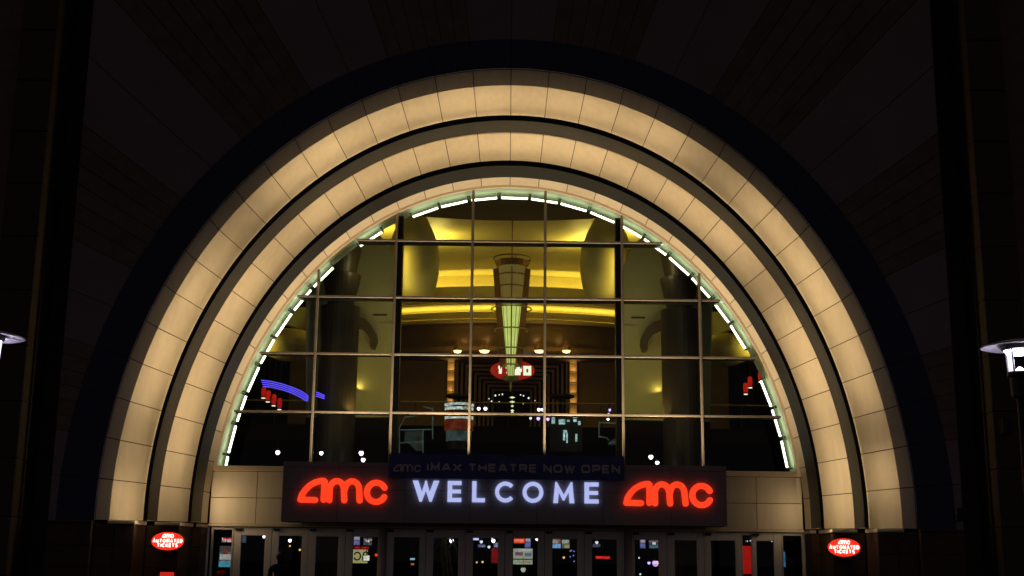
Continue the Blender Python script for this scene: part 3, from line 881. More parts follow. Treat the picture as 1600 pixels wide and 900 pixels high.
# rounded golden drums hanging beside the coves, and olive curved walls
def drum(px, prof, Y, material, name, label, group, mirror=False, cat='ceiling drum'):
    c = at(px, 420, Y); s = Y / FPX
    cx = -c.x if mirror else c.x
    pr = [(max(r, .5) * s, at(800, y, Y).z) for r, y in prof]
    o = MB().lathe((cx, Y), pr, 40).build(name, material, None, smooth=True, loc=(cx, Y, pr[-1][1]))
    tag(o, label, cat, group); fixn(o); return o
EGG = [(8, 326), (15, 336), (21, 343), (32, 364), (40, 384), (43, 408), (42, 428), (39, 446), (35, 458), (29, 467), (15, 474), (1, 476)]
drum(645, EGG, 36.8, GOLD, 'ceiling_drum', 'golden egg shaped ceiling drum left of the chandelier', 'golden ceiling drums')
drum(645, EGG, 36.8, GOLD, 'ceiling_drum', 'golden egg shaped ceiling drum right of the chandelier', 'golden ceiling drums', True)
YO = 35.4
for sx in (-1, 1):
    side = 'left' if sx < 0 else 'right'
    def mx(p): return p.x if sx < 0 else -p.x
    poly = [(478, 652), (619, 652), (619, 412), (613, 398), (601, 377), (586, 359), (562, 346), (478, 346)]
    pp = [at(x, y, YO) for x, y in poly]
    fixn(tag(MB().prism([(mx(p), p.z) for p in pp], YO, YO + .25).build('olive_wall', OLIVE), kind='structure'))
    pa, pb = at(478, 652, YO), at(619, 652, YO)
    fixn(tag(MB().box((mx(pa), YO - .03, 0.01), (mx(pb), YO + .27, pa.z - .004)).build('wall_base', DARKB), kind='structure'))
    # ceiling lamps by each drum, a wall uplight, and added unseen drum and olive washes
    area('drum_back_lamp', (sx * 2.65, 39.6, zg - .55), (-sx * .25, .1, 1), .5, 1.6, 60, YEL)
    area('drum_back_lamp', (sx * 4.2, 38.4, zg - .8), (sx * .1, .1, 1), .4, .8, 40, YEL)
    area('added_drum_wash', (sx * 3.2, 35.75, zg - 2.2), (-sx * .62, .75, .0), 1.9, .06, 6.0, (1, .77, .2), tangent=(0, 0, 1))
    p = at(560, 606, YO)
    area('wall_uplight', (mx(p) , YO - .12, p.z), (-sx * .35, .35, 1), .16, .06, 1.1, (1, .74, .22))
    area('added_olive_wash', (sx * 3.95, 33.7, at(560, 655, YO).z), (0, .42, 1), .7, .12, 10, (1, .76, .24))
    area('added_olive_wash', (sx * 3.9, 33.2, at(560, 415, 33.2).z), (0, 1, -.1), .5, .5, 5.0, (1, .84, .40))
    # brown crescent brackets
    cres = [(556, 493), (570, 498), (580, 507), (586, 519), (588, 530), (584, 542), (578, 542), (578, 531), (574, 521), (567, 513), (556, 508)]
    pp = [at(x, y, 34.9) for x, y in cres]
    o = fixn(MB().prism([(mx(p), p.z) for p in pp], 34.9, YO - .003).build('curved_bracket', mat('brown_bracket', (.07, .045, .02), .5), None))
    tag(o, 'dark crescent bracket springing from the %s lobby column' % side, 'bracket', 'crescent brackets')
    pv = at(594, 492, YO)
    o = MB().box((mx(pv) - .2, YO - .02, pv.z - .025), (mx(pv) + .2, YO - .002, pv.z + .025)).build('air_vent', BLACK)
    tag(o, 'thin dark air slot in the %s olive wall' % side, 'vent', 'wall air slots')
    # shallow pilaster strip and string course on the olive wall
    pa, pb = at(598, 505, YO), at(616, 650, YO)
    x0, x1 = sorted((mx(pa), mx(pb)))
    fixn(tag(MB().box((x0, YO - .06, pb.z), (x1, YO - .003, pa.z)).build('olive_pier', OLIVE), kind='structure'))

# dark stacked lobby columns
COLM = mat('dark_brown_column', (0.036, 0.023, 0.013), .45, var=.12)
for px, mirror, w in ((530.5, False, 'left'), (1063, False, 'right')):
    Y = 34.0; s = Y / FPX; c = at(px, 520, Y)
    prof = [(26, 330), (30, 370), (30.5, 392), (22.5, 430), (31, 432.5), (30.5, 437), (20.5, 480), (31, 482), (31, 487), (30, 640), (30, 700)]
    pr = [(r * s, at(800, y + 1, Y).z) for r, y in prof] + [(30 * s, 0.02)]
    o = empty('lobby_column', (c.x, Y, 0), label='dark stacked round column in the %s side of the lobby' % w, cat='column', group='lobby columns')
    n = 0
    for a, b, nm in ((0, 4, 'upper_drum'), (3, 7, 'middle_drum'), (6, 12, 'shaft')):
        fixn(MB().lathe((c.x, Y), pr[a:b], 28).build(nm, COLM, o, smooth=False))

# golden lamp bowls in the outer bays
for px, sx, w in ((452, -1, 'left'), (1132, 1, 'right')):
    Y = 38; s = Y / FPX; c = at(px, 542, Y)
    prof = [(20, 520), (34, 524), (42, 532), (45, 541), (42, 551), (33, 560), (18, 566), (1, 568)]
    dz = (px - 800) * .0107
    pr = [(r * s, at(800, y, Y).z) for r, y in prof]
    o = MB().lathe((c.x, Y), pr, 32).build('ceiling_bowl', GOLD, None, smooth=True, loc=(c.x, Y, pr[-1][1])); fixn(o)
    tag(o, 'smaller golden rounded ceiling bowl in the far %s bay' % w, 'ceiling bowl', 'golden ceiling bowls')
    area('bowl_lamp', (c.x + sx * 1.25, Y - .9, c.z - .1), (-sx * 1, .75, .12), .3, .3, 17, YEL)
    pp = [at(x, y, 39.5) for x, y in ((380, 480), (500, 480), (500, 530), (470, 515), (440, 503), (400, 495))]
    fixn(tag(MB().prism([((p.x if sx < 0 else -p.x), p.z) for p in pp], 39.5, 39.9).build('olive_spandrel', OLIVE), kind='structure'))

# ================================================================== PORTAL WALL AND MEZZANINE
zmz = at(800, 664, 40).z - 0.05
o = MB().box((-13.9, 40.0, zmz - .5), (13.9, 59.9, zmz)).build('mezzanine_floor', mat('black_carpet', (.006, .0055, .005), .9, spec=.05)); tag(o, kind='structure')
o = empty('mezzanine_rail', (0, 40.05, zmz), label='thin bronze rail along the edge of the mezzanine', cat='railing')
zr = at(800, 629.5, 40.05).z
RAILM = mat('bronze_rail', (.30, .24, .13), .4, metal=.4)
MB().tube((-9, 40.05, zr), (9, 40.05, zr), .022, n=8).build('handrail', RAILM, o)
for i in range(13):
    x = -9 + 1.5 * i
    MB().tube((x, 40.05, zmz), (x, 40.05, zr - .022), .014, n=6).build('post', BLACK, o)
YP = 48.0
zpt, zpb = at(800, 541, YP).z + .3, zmz + .004
pl, prr = at(712, 600, YP).x, at(888, 600, YP).x
zop = at(800, 560, YP).z
for a, b in ((-8.5, at(697, 600, YP).x), (at(904, 600, YP).x, 8.5)):
    o = MB().box((a, YP, zpb), (b, YP + .3, zpt)).build('portal_wall', BROWN); tag(o, kind='structure')
PT = empty('portal', (0, YP, zpb), label='nested brown slatted portal behind the chandelier with lit niches at its sides', cat='portal')
MB().box((pl - .4, YP + .02, zop + .03), (prr + .4, YP + .35, zpt)).build('lintel', BROWN, PT)
SLAT = mat('portal_slat', (0.20, 0.13, 0.06), .5, var=.12, rnd=.08)
for k in range(9):
    x0, x1, zt, y = pl + .17 * k, prr - .17 * k, zop - .12 * k, YP + .10 + .28 * k
    MB().box((x0, y, zpb), (x0 + .09, y + .1, zt)).build('slat', SLAT, PT)
    MB().box((x1 - .09, y, zpb), (x1, y + .1, zt)).build('slat', SLAT, PT)
    MB().box((x0, y + .001, zt + .001), (x1, y + .1, zt + .09)).build('slat', SLAT, PT)
MB().box((pl, YP + 2.7, zpb), (prr, YP + 2.8, zop)).build('end_panel', DARKB, PT)
for sx, x0, x1 in ((-1, at(698, 600, YP).x, at(711.5, 600, YP).x), (1, at(889, 600, YP).x, at(903, 600, YP).x)):
    zz = [at(800, y, YP).z for y in (562, 579, 596, 612.5, 628.5, 645)]
    MB().box((x0, YP - .05, zpb), (x0 + .03, YP + .3, zz[0])).build('niche_post', SLAT, PT)
    MB().box((x1 - .05, YP - .1, zpb), (x1, YP + .3, zz[0] + .02)).build('niche_post', SLAT, PT)
    MB().box((x0, YP + .28, zpb), (x1, YP + .31, zz[0])).build('niche_back', SLAT, PT)
    for i, z in enumerate(zz[1:]):
        MB().box((x0 + .031, YP - .04, z - .03), (x1 - .051, YP + .27, z)).build('niche_shelf', SLAT, PT)
        area('niche_lamp', ((x0 + x1) / 2, YP + .12, z + .02), (0, .35, 1), .2, .1, 3.2 * (1 - .12 * i), (1, .62, .22), PT)
# warm bowl lights over the portal
for px, lab in ((715, 'outer left'), (757, 'inner left'), (843, 'inner right'), (885, 'outer right')):
    c = at(px, 544, 44.9); s = 44.9 / FPX
    o = empty('bowl_light', tuple(c), label='warm glowing bowl light above the portal, %s' % lab, cat='lamp', group='warm bowl lights above the portal')
    k = 1.0 if 'inner' in lab else .8
    fixn(MB().lathe((c.x, 44.9), [(9 * s * k, c.z - 4 * s), (7 * s * k, c.z + 3 * s), (3 * s, c.z + 8 * s), (2 * s, c.z + 12 * s)], 18).build('shade', mat('copper_shade', (.5, .28, .10), .4, metal=.5), o))
    fixn(MB().lathe((c.x, 44.9), [(8 * s * k, c.z - 4.2 * s), (6 * s * k, c.z - 7 * s), (.01, c.z - 8 * s)], 18).build('bulb', emit('warm_bulb', (1, .66, .26), 4.0), o))
    point('bowl_uplight', (c.x, 45.05, c.z + .5), 2.0, (1, .6, .22), .05, o)
    point('bowl_lamp', (c.x, 45.0, c.z - .35), 9, (1, .6, .22), .08, o)

# oval hall sign with numerals
c = at(801, 578.5, 47.0); s = 47.0 / FPX
o = empty('hall_sign', tuple(c), label='red oval hall sign 17-20 behind the chandelier', cat='sign')
MB().prism([(c.x + 35 * s * math.cos(2 * math.pi * i / 40), c.z + 16 * s * math.sin(2 * math.pi * i / 40)) for i in range(40)], 47.0, 47.12).build('face', emit('hall_sign_red', (.55, .008, .008), .42), o)
WH = emit('white_numeral', (.92, 1, .88), 1.1)
text(o, 'numeral', '17', GLY, lambda p: (c.x + (p[0] - 25) * s, c.z + (p[1] - 8) * s), 15, 3, 4.6, 46.98, 46.997, WH)
text(o, 'numeral', '-', GLY, lambda p: (c.x + (p[0] - 4) * s, c.z + (p[1] - 8) * s), 15, 3, 4.6, 46.98, 46.997, WH)
text(o, 'numeral', '20', GLY, lambda p: (c.x + (p[0] + 3) * s, c.z + (p[1] - 8) * s), 15, 2, 4.6, 46.98, 46.997, WH)
MB().box((c.x - .02, 47.04, c.z), (c.x + .02, 47.08, za - .2)).build('hanger', BLACK, o)

# ================================================================== CHANDELIER
YCH = 37.0; s = YCH / FPX
def zc_(y): return at(799, y, YCH).z
cc = at(799, 500, YCH)
CH = empty('chandelier', (cc.x, YCH, zc_(600)), label='tall tapering lantern chandelier with pale green glass and brown fins', cat='chandelier')
COP = mat('copper_trim', (.32, .17, .06), .35, metal=.5, var=.1)
OLG = emit('olive_glass', (.40, .29, .08), .24, var=.15, scale=3)
GRG = emit('green_glass', (.62, .72, .22), .85, var=.12, scale=4)
fixn(MB().lathe((cc.x, YCH), [(25 * s, zc_(408)), (25 * s, zc_(418)), (23 * s, zc_(418)), (23 * s, zc_(408))], 16).build('crown_band', COP, CH))
fixn(MB().lathe((cc.x, YCH), [(23 * s, zc_(418)), (17 * s, zc_(476))], 12).build('upper_glass', OLG, CH))
fixn(MB().lathe((cc.x, YCH), [(15.5 * s, zc_(478)), (9.5 * s, zc_(545)), (5 * s, zc_(588)), (.01, zc_(592))], 12).build('lower_glass', GRG, CH))
for y, r in ((404, 30), (431, 24), (449, 22), (483, 32), (516, 27), (546, 22), (571, 15)):
    mb = MB(); nn = 28
    for i in range(nn):
        a0, a1 = 2 * math.pi * i / nn, 2 * math.pi * (i + 1) / nn
        mb.tube((cc.x + r * s * math.cos(a0), YCH + r * s * math.sin(a0), zc_(y)), (cc.x + r * s * math.cos(a1), YCH + r * s * math.sin(a1), zc_(y)), 1.1 * s, n=6)
    mb.build('hoop', COP if y < 470 else mat('olive_glass_ring', (.35, .36, .16), .3), CH)
for i in range(6):
    a = math.pi / 6 + i * math.pi / 3
    dx, dy = math.cos(a), math.sin(a)
    px_, py_ = -dy, dx
    def q(r, y, w): return [(cc.x + r * s * dx + px_ * w * s, YCH + r * s * dy + py_ * w * s, zc_(y)), (cc.x + r * s * dx - px_ * w * s, YCH + r * s * dy - py_ * w * s, zc_(y))]
    v = q(25, 422, 1) + q(34, 424, 1) + q(19, 575, 1) + q(9, 560, 1)
    fixn(MB().add(v, [(0, 2, 3, 1), (2, 4, 5, 3), (4, 6, 7, 5), (6, 0, 1, 7), (0, 6, 4, 2), (1, 3, 5, 7)]).build('fin', COP, CH))
for i in range(12):
    a = i * math.pi / 6
    MB().tube((cc.x + 15.8 * s * math.cos(a), YCH + 15.8 * s * math.sin(a), zc_(478)), (cc.x + 5.2 * s * math.cos(a), YCH + 5.2 * s * math.sin(a), zc_(588)), .45 * s, n=5).build('rib', COP, CH)
fixn(MB().lathe((cc.x, YCH), [(.01, zc_(590)), (14 * s, zc_(589)), (10 * s, zc_(595)), (2 * s, zc_(597)), (2 * s, zc_(606)), (.01, zc_(612))], 16).build('finial', mat('olive_glass_ring', (.35, .36, .16), .3), CH))
MB().tube((cc.x, YCH, zc_(404)), (cc.x, YCH, zg), 1.0 * s, n=8).build('rod', COP, CH)
for i in range(4):
    a = i * math.pi / 2 + .2
    MB().tube((cc.x + 30 * s * math.cos(a), YCH + 30 * s * math.sin(a), zc_(404)), (cc.x + 25 * s * math.cos(a), YCH + 25 * s * math.sin(a), zc_(416)), .9 * s, n=5).build('arm', COP, CH)

# ================================================================== SMALL LOBBY THINGS
REDP = emit('red_pendant_glow', (.8, .012, .01), .36, var=.5, scale=6)
WHP = emit('pendant_white', (1, .92, .82), 1.1)
pend = [(412, 612, 'far left bay, nearest the window edge'), (419, 618, 'far left bay, second from the window edge'), (428, 624, 'far left bay, third from the window edge'), (437, 630, 'far left bay, nearest the column'),
        (1172, 596, 'far right bay, upper one'), (1165, 606, 'far right bay, lower one'), (1188, 587, 'far right bay, at the window edge')]
for px, py, lab in pend:
    Y = 38.8 + (px % 7) * .1; s = Y / FPX; c = at(px, py, Y)
    o = empty('pendant_lamp', tuple(c), label='small red pendant lamp in the ' + lab, cat='lamp', group='red pendant lamps')
    fixn(MB().lathe((c.x, Y), [(3.4 * s, c.z - 7 * s), (3.8 * s, c.z), (3.2 * s, c.z + 7 * s), (.5 * s, c.z + 8 * s)], 12).build('shade', REDP, o))
    fixn(MB().lathe((c.x, Y), [(3.2 * s, c.z - 10.6 * s), (3.2 * s, c.z - 9.6 * s), (.01, c.z - 9.5 * s)], 12).build('light_disc', WHP, o))
    MB().tube((c.x, Y, c.z - 10 * s), (c.x, Y, c.z + 2.5), .006, n=5).build('cord', BLACK, o)
# blue neon swash
o = empty('neon_sign', tuple(at(445, 605, 33.2)), label='blue neon swash with four strands in the far left bay', cat='neon sign')
BL = emit('blue_neon', (.10, .07, 1.0), 1.6)
for k in range(4):
    base = [(408 + k, 594 + 3.2 * k), (424, 596 + 3 * k), (441, 600 + 3 * k), (456, 605 + 3 * k), (468, 610 + 3.3 * k), (478, 616 + 3.3 * k), (482 - k * .3, 620 + 2.2 * k)]
    mb = MB()
    for p, q2 in zip(base[:-1], base[1:]): mb.tube(at(*p, 33.2), at(*q2, 33.2), .013, n=6)
    mb.build('strand', BL, o)
for k in range(3):
    mb = MB()
    base = [(490, 612 + 3 * k), (498, 614 + 3 * k), (507, 618 + 2.5 * k)]
    for p, q2 in zip(base[:-1], base[1:]): mb.tube(at(*p, 33.2), at(*q2, 33.2), .013, n=6)
    mb.build('strand', BL, o)
# tall bar tables on the mezzanine
for px, w in ((716, 'left'), (878, 'right')):
    Y = 41.6; s = Y / FPX; c = at(px, 620, Y)
    o = empty('bar_table', (c.x, Y, zmz), label='dark round bar table on the mezzanine, %s of the portal' % w, cat='table', group='mezzanine bar tables')
    fixn(MB().lathe((c.x, Y), [(.01, c.z + .05), (.42, c.z + .05), (.42, c.z - .02), (.2, c.z - .08), (.01, c.z - .08)], 24).build('table_top', BLACK, o))
    MB().tube((c.x, Y, zmz + .03), (c.x, Y, c.z - .08), .035, n=8).build('stem', BLACK, o)
    fixn(MB().lathe((c.x, Y), [(.3, zmz + .003), (.28, zmz + .03), (.04, zmz + .05)], 20).build('foot', BLACK, o))

# small stage lamps; the lowest dots are added bodies standing for street lamp reflections
PUR = emit('violet_white_glow', (.80, .70, 1.0), 5.0)
PUR2 = emit('violet_glow', (.45, .28, 1.0), 3.0)
SOFTW = emit('soft_white_glow', (.85, .9, 1.0), 1.2)
WARMG = emit('warm_small_glow', (1, .62, .2), 1.3)
def spot_glow(px, py, r, m, lab, Y=36.0, group='small glowing lobby lamps'):
    s = Y / FPX; c = at(px, py, Y)
    o = empty('lamp_dot', tuple(c), label=lab, cat='lamp', group=group)
    fixn(MB().lathe((c.x, Y), [(.01, c.z - r * s), (.6 * r * s, c.z - .8 * r * s), (r * s, c.z), (.75 * r * s, c.z + .7 * r * s)], 14).build('bulb', m, o, smooth=True))
    fixn(MB().lathe((c.x, Y), [(.76 * r * s, c.z + .68 * r * s), (.8 * r * s, c.z + 1.1 * r * s), (.3 * r * s, c.z + 1.5 * r * s), (.01, c.z + 1.5 * r * s)], 14).build('cap', BLACK, o))
    MB().tube((c.x, Y, c.z + 1.4 * r * s), (c.x, Y, c.z + 1.4 * r * s + .22), .006, n=5).build('cord', BLACK, o)
for px, py, r, m, lab in [
    (434, 707, 3.6, PUR, 'round violet-white street lamp reflection low in the far left bay'),
    (502, 708, 3.2, PUR, 'round violet-white street lamp reflection above the left red logo'),
    (564.5, 708, 3.9, PUR, 'upper of two violet-white street lamp reflections left of the banner'),
    (567.5, 718.5, 3.4, PUR, 'lower of two violet-white street lamp reflections left of the banner'),
    (1017, 714, 3.7, PUR, 'upper of two violet-white street lamp reflections above the right red logo'),
    (1027, 723, 3.2, PUR, 'lower of two violet-white street lamp reflections above the right red logo'),
    (748, 638.5, 2.7, PUR, 'left of a violet pair below the rail, left of the chandelier'),
    (758.5, 638.5, 2.9, PUR, 'right of a violet pair below the rail, left of the chandelier'),
    (842, 640, 2.7, PUR, 'left violet lamp on the rail right of the chandelier'),
    (848, 640, 2.5, PUR, 'right violet lamp on the rail right of the chandelier'),
    (841, 654, 2.8, PUR2, 'violet lamp under the transom right of the chandelier, left one'),
    (855.5, 650, 2.0, PUR2, 'violet lamp under the transom right of the chandelier, upper one'),
    (856, 655, 2.6, PUR2, 'violet lamp under the transom right of the chandelier, lower one'),
    (952.5, 640.5, 2.2, PUR2, 'small violet lamp above the right teal frame'),
    (951, 646.5, 1.5, SOFTW, 'tiny white lamp above the right teal frame'),
    (950, 655, 2.0, PUR, 'violet-white lamp touching the right teal frame'),
    (829, 653.5, 2.2, SOFTW, 'pale lamp right of the finial below the transom'),
    (489, 707, 1.1, WARMG, 'tiny warm lamp reflection beside the left mullion foot')]:
    spot_glow(px, py, r, m, lab, 33.0 + random.uniform(-.3, .3))
# string of bulbs inside the portal
o = empty('light_string', tuple(at(799, 620, 46.2)), label='string of tiny white bulbs hanging in the dark portal', cat='string lights')
for px, py, r in ((764, 623, 1.0), (768, 627, 1.3), (774, 618, 1.6), (780, 617, 1.0), (785, 616, 1.3), (780, 628, 1.0), (813.5, 617, 1.1), (818, 618.5, 1.2), (826, 622, 1.7), (817.5, 630, 1.5), (836, 626, .8)):
    c = at(px, py, 46.2); s = 46.2 / FPX
    fixn(MB().lathe((c.x, 46.2), [(.01, c.z - r * s), (r * s, c.z), (.01, c.z + r * s)], 8).build('bulb', SOFTW, o))
o = empty('tier_lamp', tuple(at(800, 640, 38)), label='stack of pale lamp discs right under the chandelier', cat='lamp')
for py, w in ((621, 4.6), (628, 4.6), (634.5, 2.5), (641.5, 3.2), (644.5, 2.5)):
    c = at(800.5, py, 38.0); s = 38 / FPX
    fixn(MB().lathe((c.x, 38), [(.01, c.z - 1.7 * s), (w * s, c.z), (.01, c.z + 1.6 * s)], 14).build('disc', emit('pale_disc_glow', (.9, .95, .62), .9), o))
c0, c1 = at(800.5, 612, 38.0), at(800.5, 646, 38.0)
MB().tube(c0, c1, .012, n=6).build('stem', BLACK, o)

# round display drum with white bands hanging in the lobby
Y = 37.0; s = Y / FPX; c = at(717, 662, Y)
HD = empty('display_drum', tuple(at(717, 702, Y)), label='round hanging display with white lit bands over orange red, beside the mullion', cat='display')
def ban(r, y0, y1, m, nm): fixn(MB().lathe((c.x, Y), [(r * s, at(717, y0, Y).z), (r * s * .98, at(717, y1, Y).z)], 28).build(nm, m, HD, smooth=True))
ban(22.0, 636.5, 660, mat('orange_red_drum', (.2, .04, .02), .5), 'core')
DW = emit('display_white', (.75, .92, 1.0), .5, var=.9, scale=12)
ban(23.2, 631.5, 635, DW, 'lit_band'); ban(22.6, 637.5, 642, DW, 'lit_band'); ban(22.6, 648, 656, DW, 'lit_band')
ban(22.8, 657, 673, emit('orange_red_glow', (.42, .06, .025), .16, var=.8, scale=5), 'skirt')
ban(20, 674, 690, emit('slate_glow', (.10, .17, .21), .22, var=.7, scale=5), 'lower_panel')
ban(18, 690, 703, BLACK, 'foot')
for sg in (-1, 1): MB().tube((c.x + sg * .2, Y, at(717, 633, Y).z), (c.x + sg * .2, Y, at(717, 633, Y).z + .5), .01, n=5).build('hanger', BLACK, HD)
# pale teal frames with cloth
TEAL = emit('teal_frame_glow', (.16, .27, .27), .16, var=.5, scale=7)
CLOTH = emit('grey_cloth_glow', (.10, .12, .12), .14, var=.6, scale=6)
def teal_frame(pts, panel, lab, Y=36.6):
    o = empty('metal_stand', tuple(at(pts[0][0][0], 712, Y)), label=lab, cat='stand', group='teal metal stands')
    for a, b in pts: MB().tube(at(*a, Y), at(*b, Y), .018, n=6).build('bar', TEAL, o)
    pp = [at(x, y, Y) for x, y in panel]
    fixn(MB().prism([(p.x, p.z) for p in pp], Y + .03, Y + .05).build('panel', CLOTH, o))
teal_frame([((624, 708), (624, 668)), ((624, 668), (633, 652)), ((633, 652), (674, 646)), ((676, 637), (676, 686)), ((661, 635), (676, 639)), ((676, 644), (645, 650)), ((624, 672), (677, 671)), ((661, 672), (661, 708)), ((624, 692), (662, 690))],
           [(632, 674), (660, 673), (660, 704), (650, 704), (640, 694), (632, 690)], 'pale teal metal frame with grey cloth, left of the display drum')
teal_frame([((936, 660), (936, 684)), ((936, 660), (968, 662)), ((968, 662), (969, 690)), ((936, 682), (948, 684)), ((948, 684), (951, 688)), ((952, 693), (975, 685)), ((975, 670), (992, 696))],
           [(952, 690), (962, 684), (974, 688), (974, 694), (950, 695)], 'pale teal metal frame beside the right dark post')
o = empty('ticket_kiosk', tuple(at(880, 705, 36.8)), label='dark kiosk with bluish lit panels right of the centre mullion', cat='kiosk')
KB = emit('kiosk_blue_white', (.55, .85, 1.0), .55, var=.7, scale=10)
for i, (x0, y0, x1, y1) in enumerate([(862, 651, 867, 662), (873, 655, 883, 663), (886, 656, 890, 659), (895, 649, 902, 653), (896, 655, 901, 659), (903, 658, 907, 664), (880, 672, 886, 676), (880, 676, 883, 688), (885, 676, 887, 692), (899, 678, 902, 690)]):
    a, b = at(x0, y0, 36.8), at(x1, y1, 36.8)
    MB().bevbox((a.x, 36.78, b.z), (b.x, 36.82, a.z), .008).build('lit_panel', KB, o)
a, b = at(860, 648, 36.9), at(910, 706, 36.9)
MB().box((a.x, 36.9, b.z), (b.x, 37.3, a.z)).build('cabinet', BLACK, o)

# ================================================================== THINGS SEEN THROUGH THE DOORS
def glow_panel(name, cat, px0, py0, px1, py1, col, st, lab, Y=34.0, var=.6, bars=None, group=None):
    a, b = at(px0, py0, Y), at(px1, py1, Y)
    o = empty(name, ((a.x + b.x) / 2, Y, b.z), label=lab, cat=cat, group=group)
    MB().box((a.x - .02, Y + .012, b.z - .02), (b.x + .02, Y + .09, a.z + .02)).build('housing', BLACK, o)
    MB().bevbox((a.x, Y, b.z), (b.x, Y + .011, a.z), .003).build('lit_face', emit('glow_%s_%d' % (name, len(MATS)), col, st, var=var, scale=14), o)
    for (u0, v0, u1, v1, c2, s2) in bars or []:
        x0 = a.x + (b.x - a.x) * u0; x1 = a.x + (b.x - a.x) * u1; z0 = b.z + (a.z - b.z) * v0; z1 = b.z + (a.z - b.z) * v1
        MB().box((x0, Y - .004, z0), (x1, Y - .001, z1)).build('picture_field', emit('bar_%.2f%.2f%.2f_%.2f' % (*c2, s2), c2, s2, var=.4, scale=18), o)
    MB().tube(((a.x + b.x) / 2, Y + .05, a.z + .02), ((a.x + b.x) / 2, Y + .05, a.z + .9), .012, n=5).build('hanger', BLACK, o)
    return o
SCR = (.35, .40, .85)
bl4 = [(.05, .62, .95, .95, (.8, .75, .9), .45), (.05, .08, .95, .5, (.25, .3, .9), .5)]
glow_panel('poster_case', 'poster', 343.5, 853, 361, 886, (.25, .28, .30), .35, 'tall lit film poster behind the leftmost narrow pane', 31.2,
           bars=[(0, .72, 1, 1, (.15, .12, .12), .4), (.3, .6, .7, .8, (.6, .06, .05), .4), (.05, .35, .95, .6, (.6, .62, .6), .6), (0, 0, 1, .26, (.10, .42, .6), .6)])
glow_panel('small_sign', 'sign', 347, 840, 361, 847, (.9, .55, .6), .9, 'small white and red lit sign above the leftmost poster', 31.3, bars=[(.1, .7, 1, 1, (.8, .02, .03), .7)])
glow_panel('menu_screen', 'screen', 377, 832, 384, 848, (.12, .16, .25), .35, 'dim blue screen at the left of the first door', 35, bars=[(0, .7, 1, .85, (.2, .3, .4), .3), (0, .2, 1, .35, (.2, .3, .4), .25)])
glow_panel('menu_screen', 'screen', 553, 838, 562, 852, (.3, .28, .5), .25, 'lilac menu screen above the yellow poster', 35, bars=bl4)
glow_panel('menu_screen', 'screen', 568, 840, 581, 852, (.2, .22, .25), .2, 'grey menu screen right above the yellow poster', 35, bars=[(.1, .6, 1, .8, (.8, .5, .55), .5), (.3, .4, .7, .65, (.9, .9, 1), .8), (.05, .05, .95, .35, (.15, .25, .25), .4)])
glow_panel('red_strip', 'sign', 553, 854, 576, 857.5, (.8, .02, .02), .45, 'thin red lit strip above the yellow poster', 34.6, var=.5)
yp = glow_panel('yellow_poster', 'poster', 552, 858.5, 574, 880, (.62, .56, .25), .62, 'pale yellow lit poster with mirrored dark letters, fourth door', 34.2, var=.15)
cY = at(563, 876, 34.19); s = 34.19 / FPX
DK = mat('dark_print', (.02, .02, .015), .6)
mbm = MB()
Xm = lambda p: (cY.x + (9 - (p[0] - 104) * .42) * s * 1.0 - 3 * s, cY.z + (p[1] * .42) * s)
for ch, name in (('c', 'print_letter'), ('m', 'print_letter')):
    mb = MB()
    for kk, st in enumerate(MARK[ch]):
        add_stroke(mb, [(q[0] - (18 if ch == 'c' else 0), q[1]) for q in st] if False else st, 5.5, lambda p: (cY.x + (123 - p[0]) * .34 * s - 5 * s, cY.z + p[1] * .38 * s), 34.18 - .001 * kk, 34.195)
    mb.build(name, DK, yp)
glow_panel('small_sign', 'sign', 568, 868, 577, 876, (.85, .9, .75), .9, 'small white lit shape at the yellow poster edge', 34.0, var=.5)
glow_panel('menu_screen', 'screen', 863.5, 842, 876, 856.5, (.35, .3, .3), .3, 'bright blue and pink screen in the second door right of centre', 35, bars=[(0, 0, 1, .42, (.25, .50, .95), .75), (0, .5, .7, .9, (.6, .55, .5), .5), (.7, .45, 1, .9, (.6, .15, .2), .4)])
glow_panel('menu_screen', 'screen', 878, 843, 890, 856.5, (.3, .28, .18), .35, 'pale mixed screen beside the bright blue one', 35.0, bars=[(0, .55, .9, .95, (.5, .6, .5), .6), (.3, 0, 1, .4, (.6, .55, .3), .5)])
glow_panel('small_sign', 'sign', 803, 834.5, 820, 849, (1, .06, .02), .75, 'bright red lit sign in the door right of centre', 34.5, var=.3, bars=[(.05, .12, .9, .42, (1, .22, .12), 1.1), (.05, .58, .95, .88, (1, .12, .04), 1.0)])
glow_panel('lit_counter', 'counter', 802, 857, 832, 882, (.55, .62, .5), .55, 'pale green lit counter display behind the door right of centre', 35.5, var=.25,
           bars=[(.25, .86, 1, 1, (.7, .75, .7), .6), (.1, .55, .5, .78, (.35, .16, .2), .45), (.6, .5, .95, .74, (.35, .32, .55), .4), (0, .28, 1, .36, (.15, .17, .13), .3), (.3, .06, .9, .22, (.6, .52, .25), .5)])
glow_panel('menu_screen', 'screen', 820, 840, 829, 856, (.25, .3, .7), .3, 'blue screen right of the red lit sign', 35.4, bars=bl4)
glow_panel('red_banner', 'banner', 768, 857, 778.5, 880, (.45, .012, .012), .38, 'plain red lit panel in the door left of centre', 34.4, var=.2)
glow_panel('small_sign', 'sign', 738.5, 836, 748, 844, (.6, .6, .95), 1.3, 'white flag shaped light left in the door left of centre', 34.2, var=.3)
glow_panel('small_sign', 'sign', 747, 851, 758, 855, (.35, .4, .75), .35, 'dim lilac strip in the door left of centre', 34.6)
glow_panel('menu_screen', 'screen', 772, 848, 779, 855, (.4, .5, .8), .6, 'small pale blue screen above the plain red panel', 34.9)
glow_panel('small_sign', 'sign', 684, 834.5, 697, 840, (.75, .9, .85), 1.0, 'pale trapezoid lamp box over the indoor palm', 34.6, var=.2)
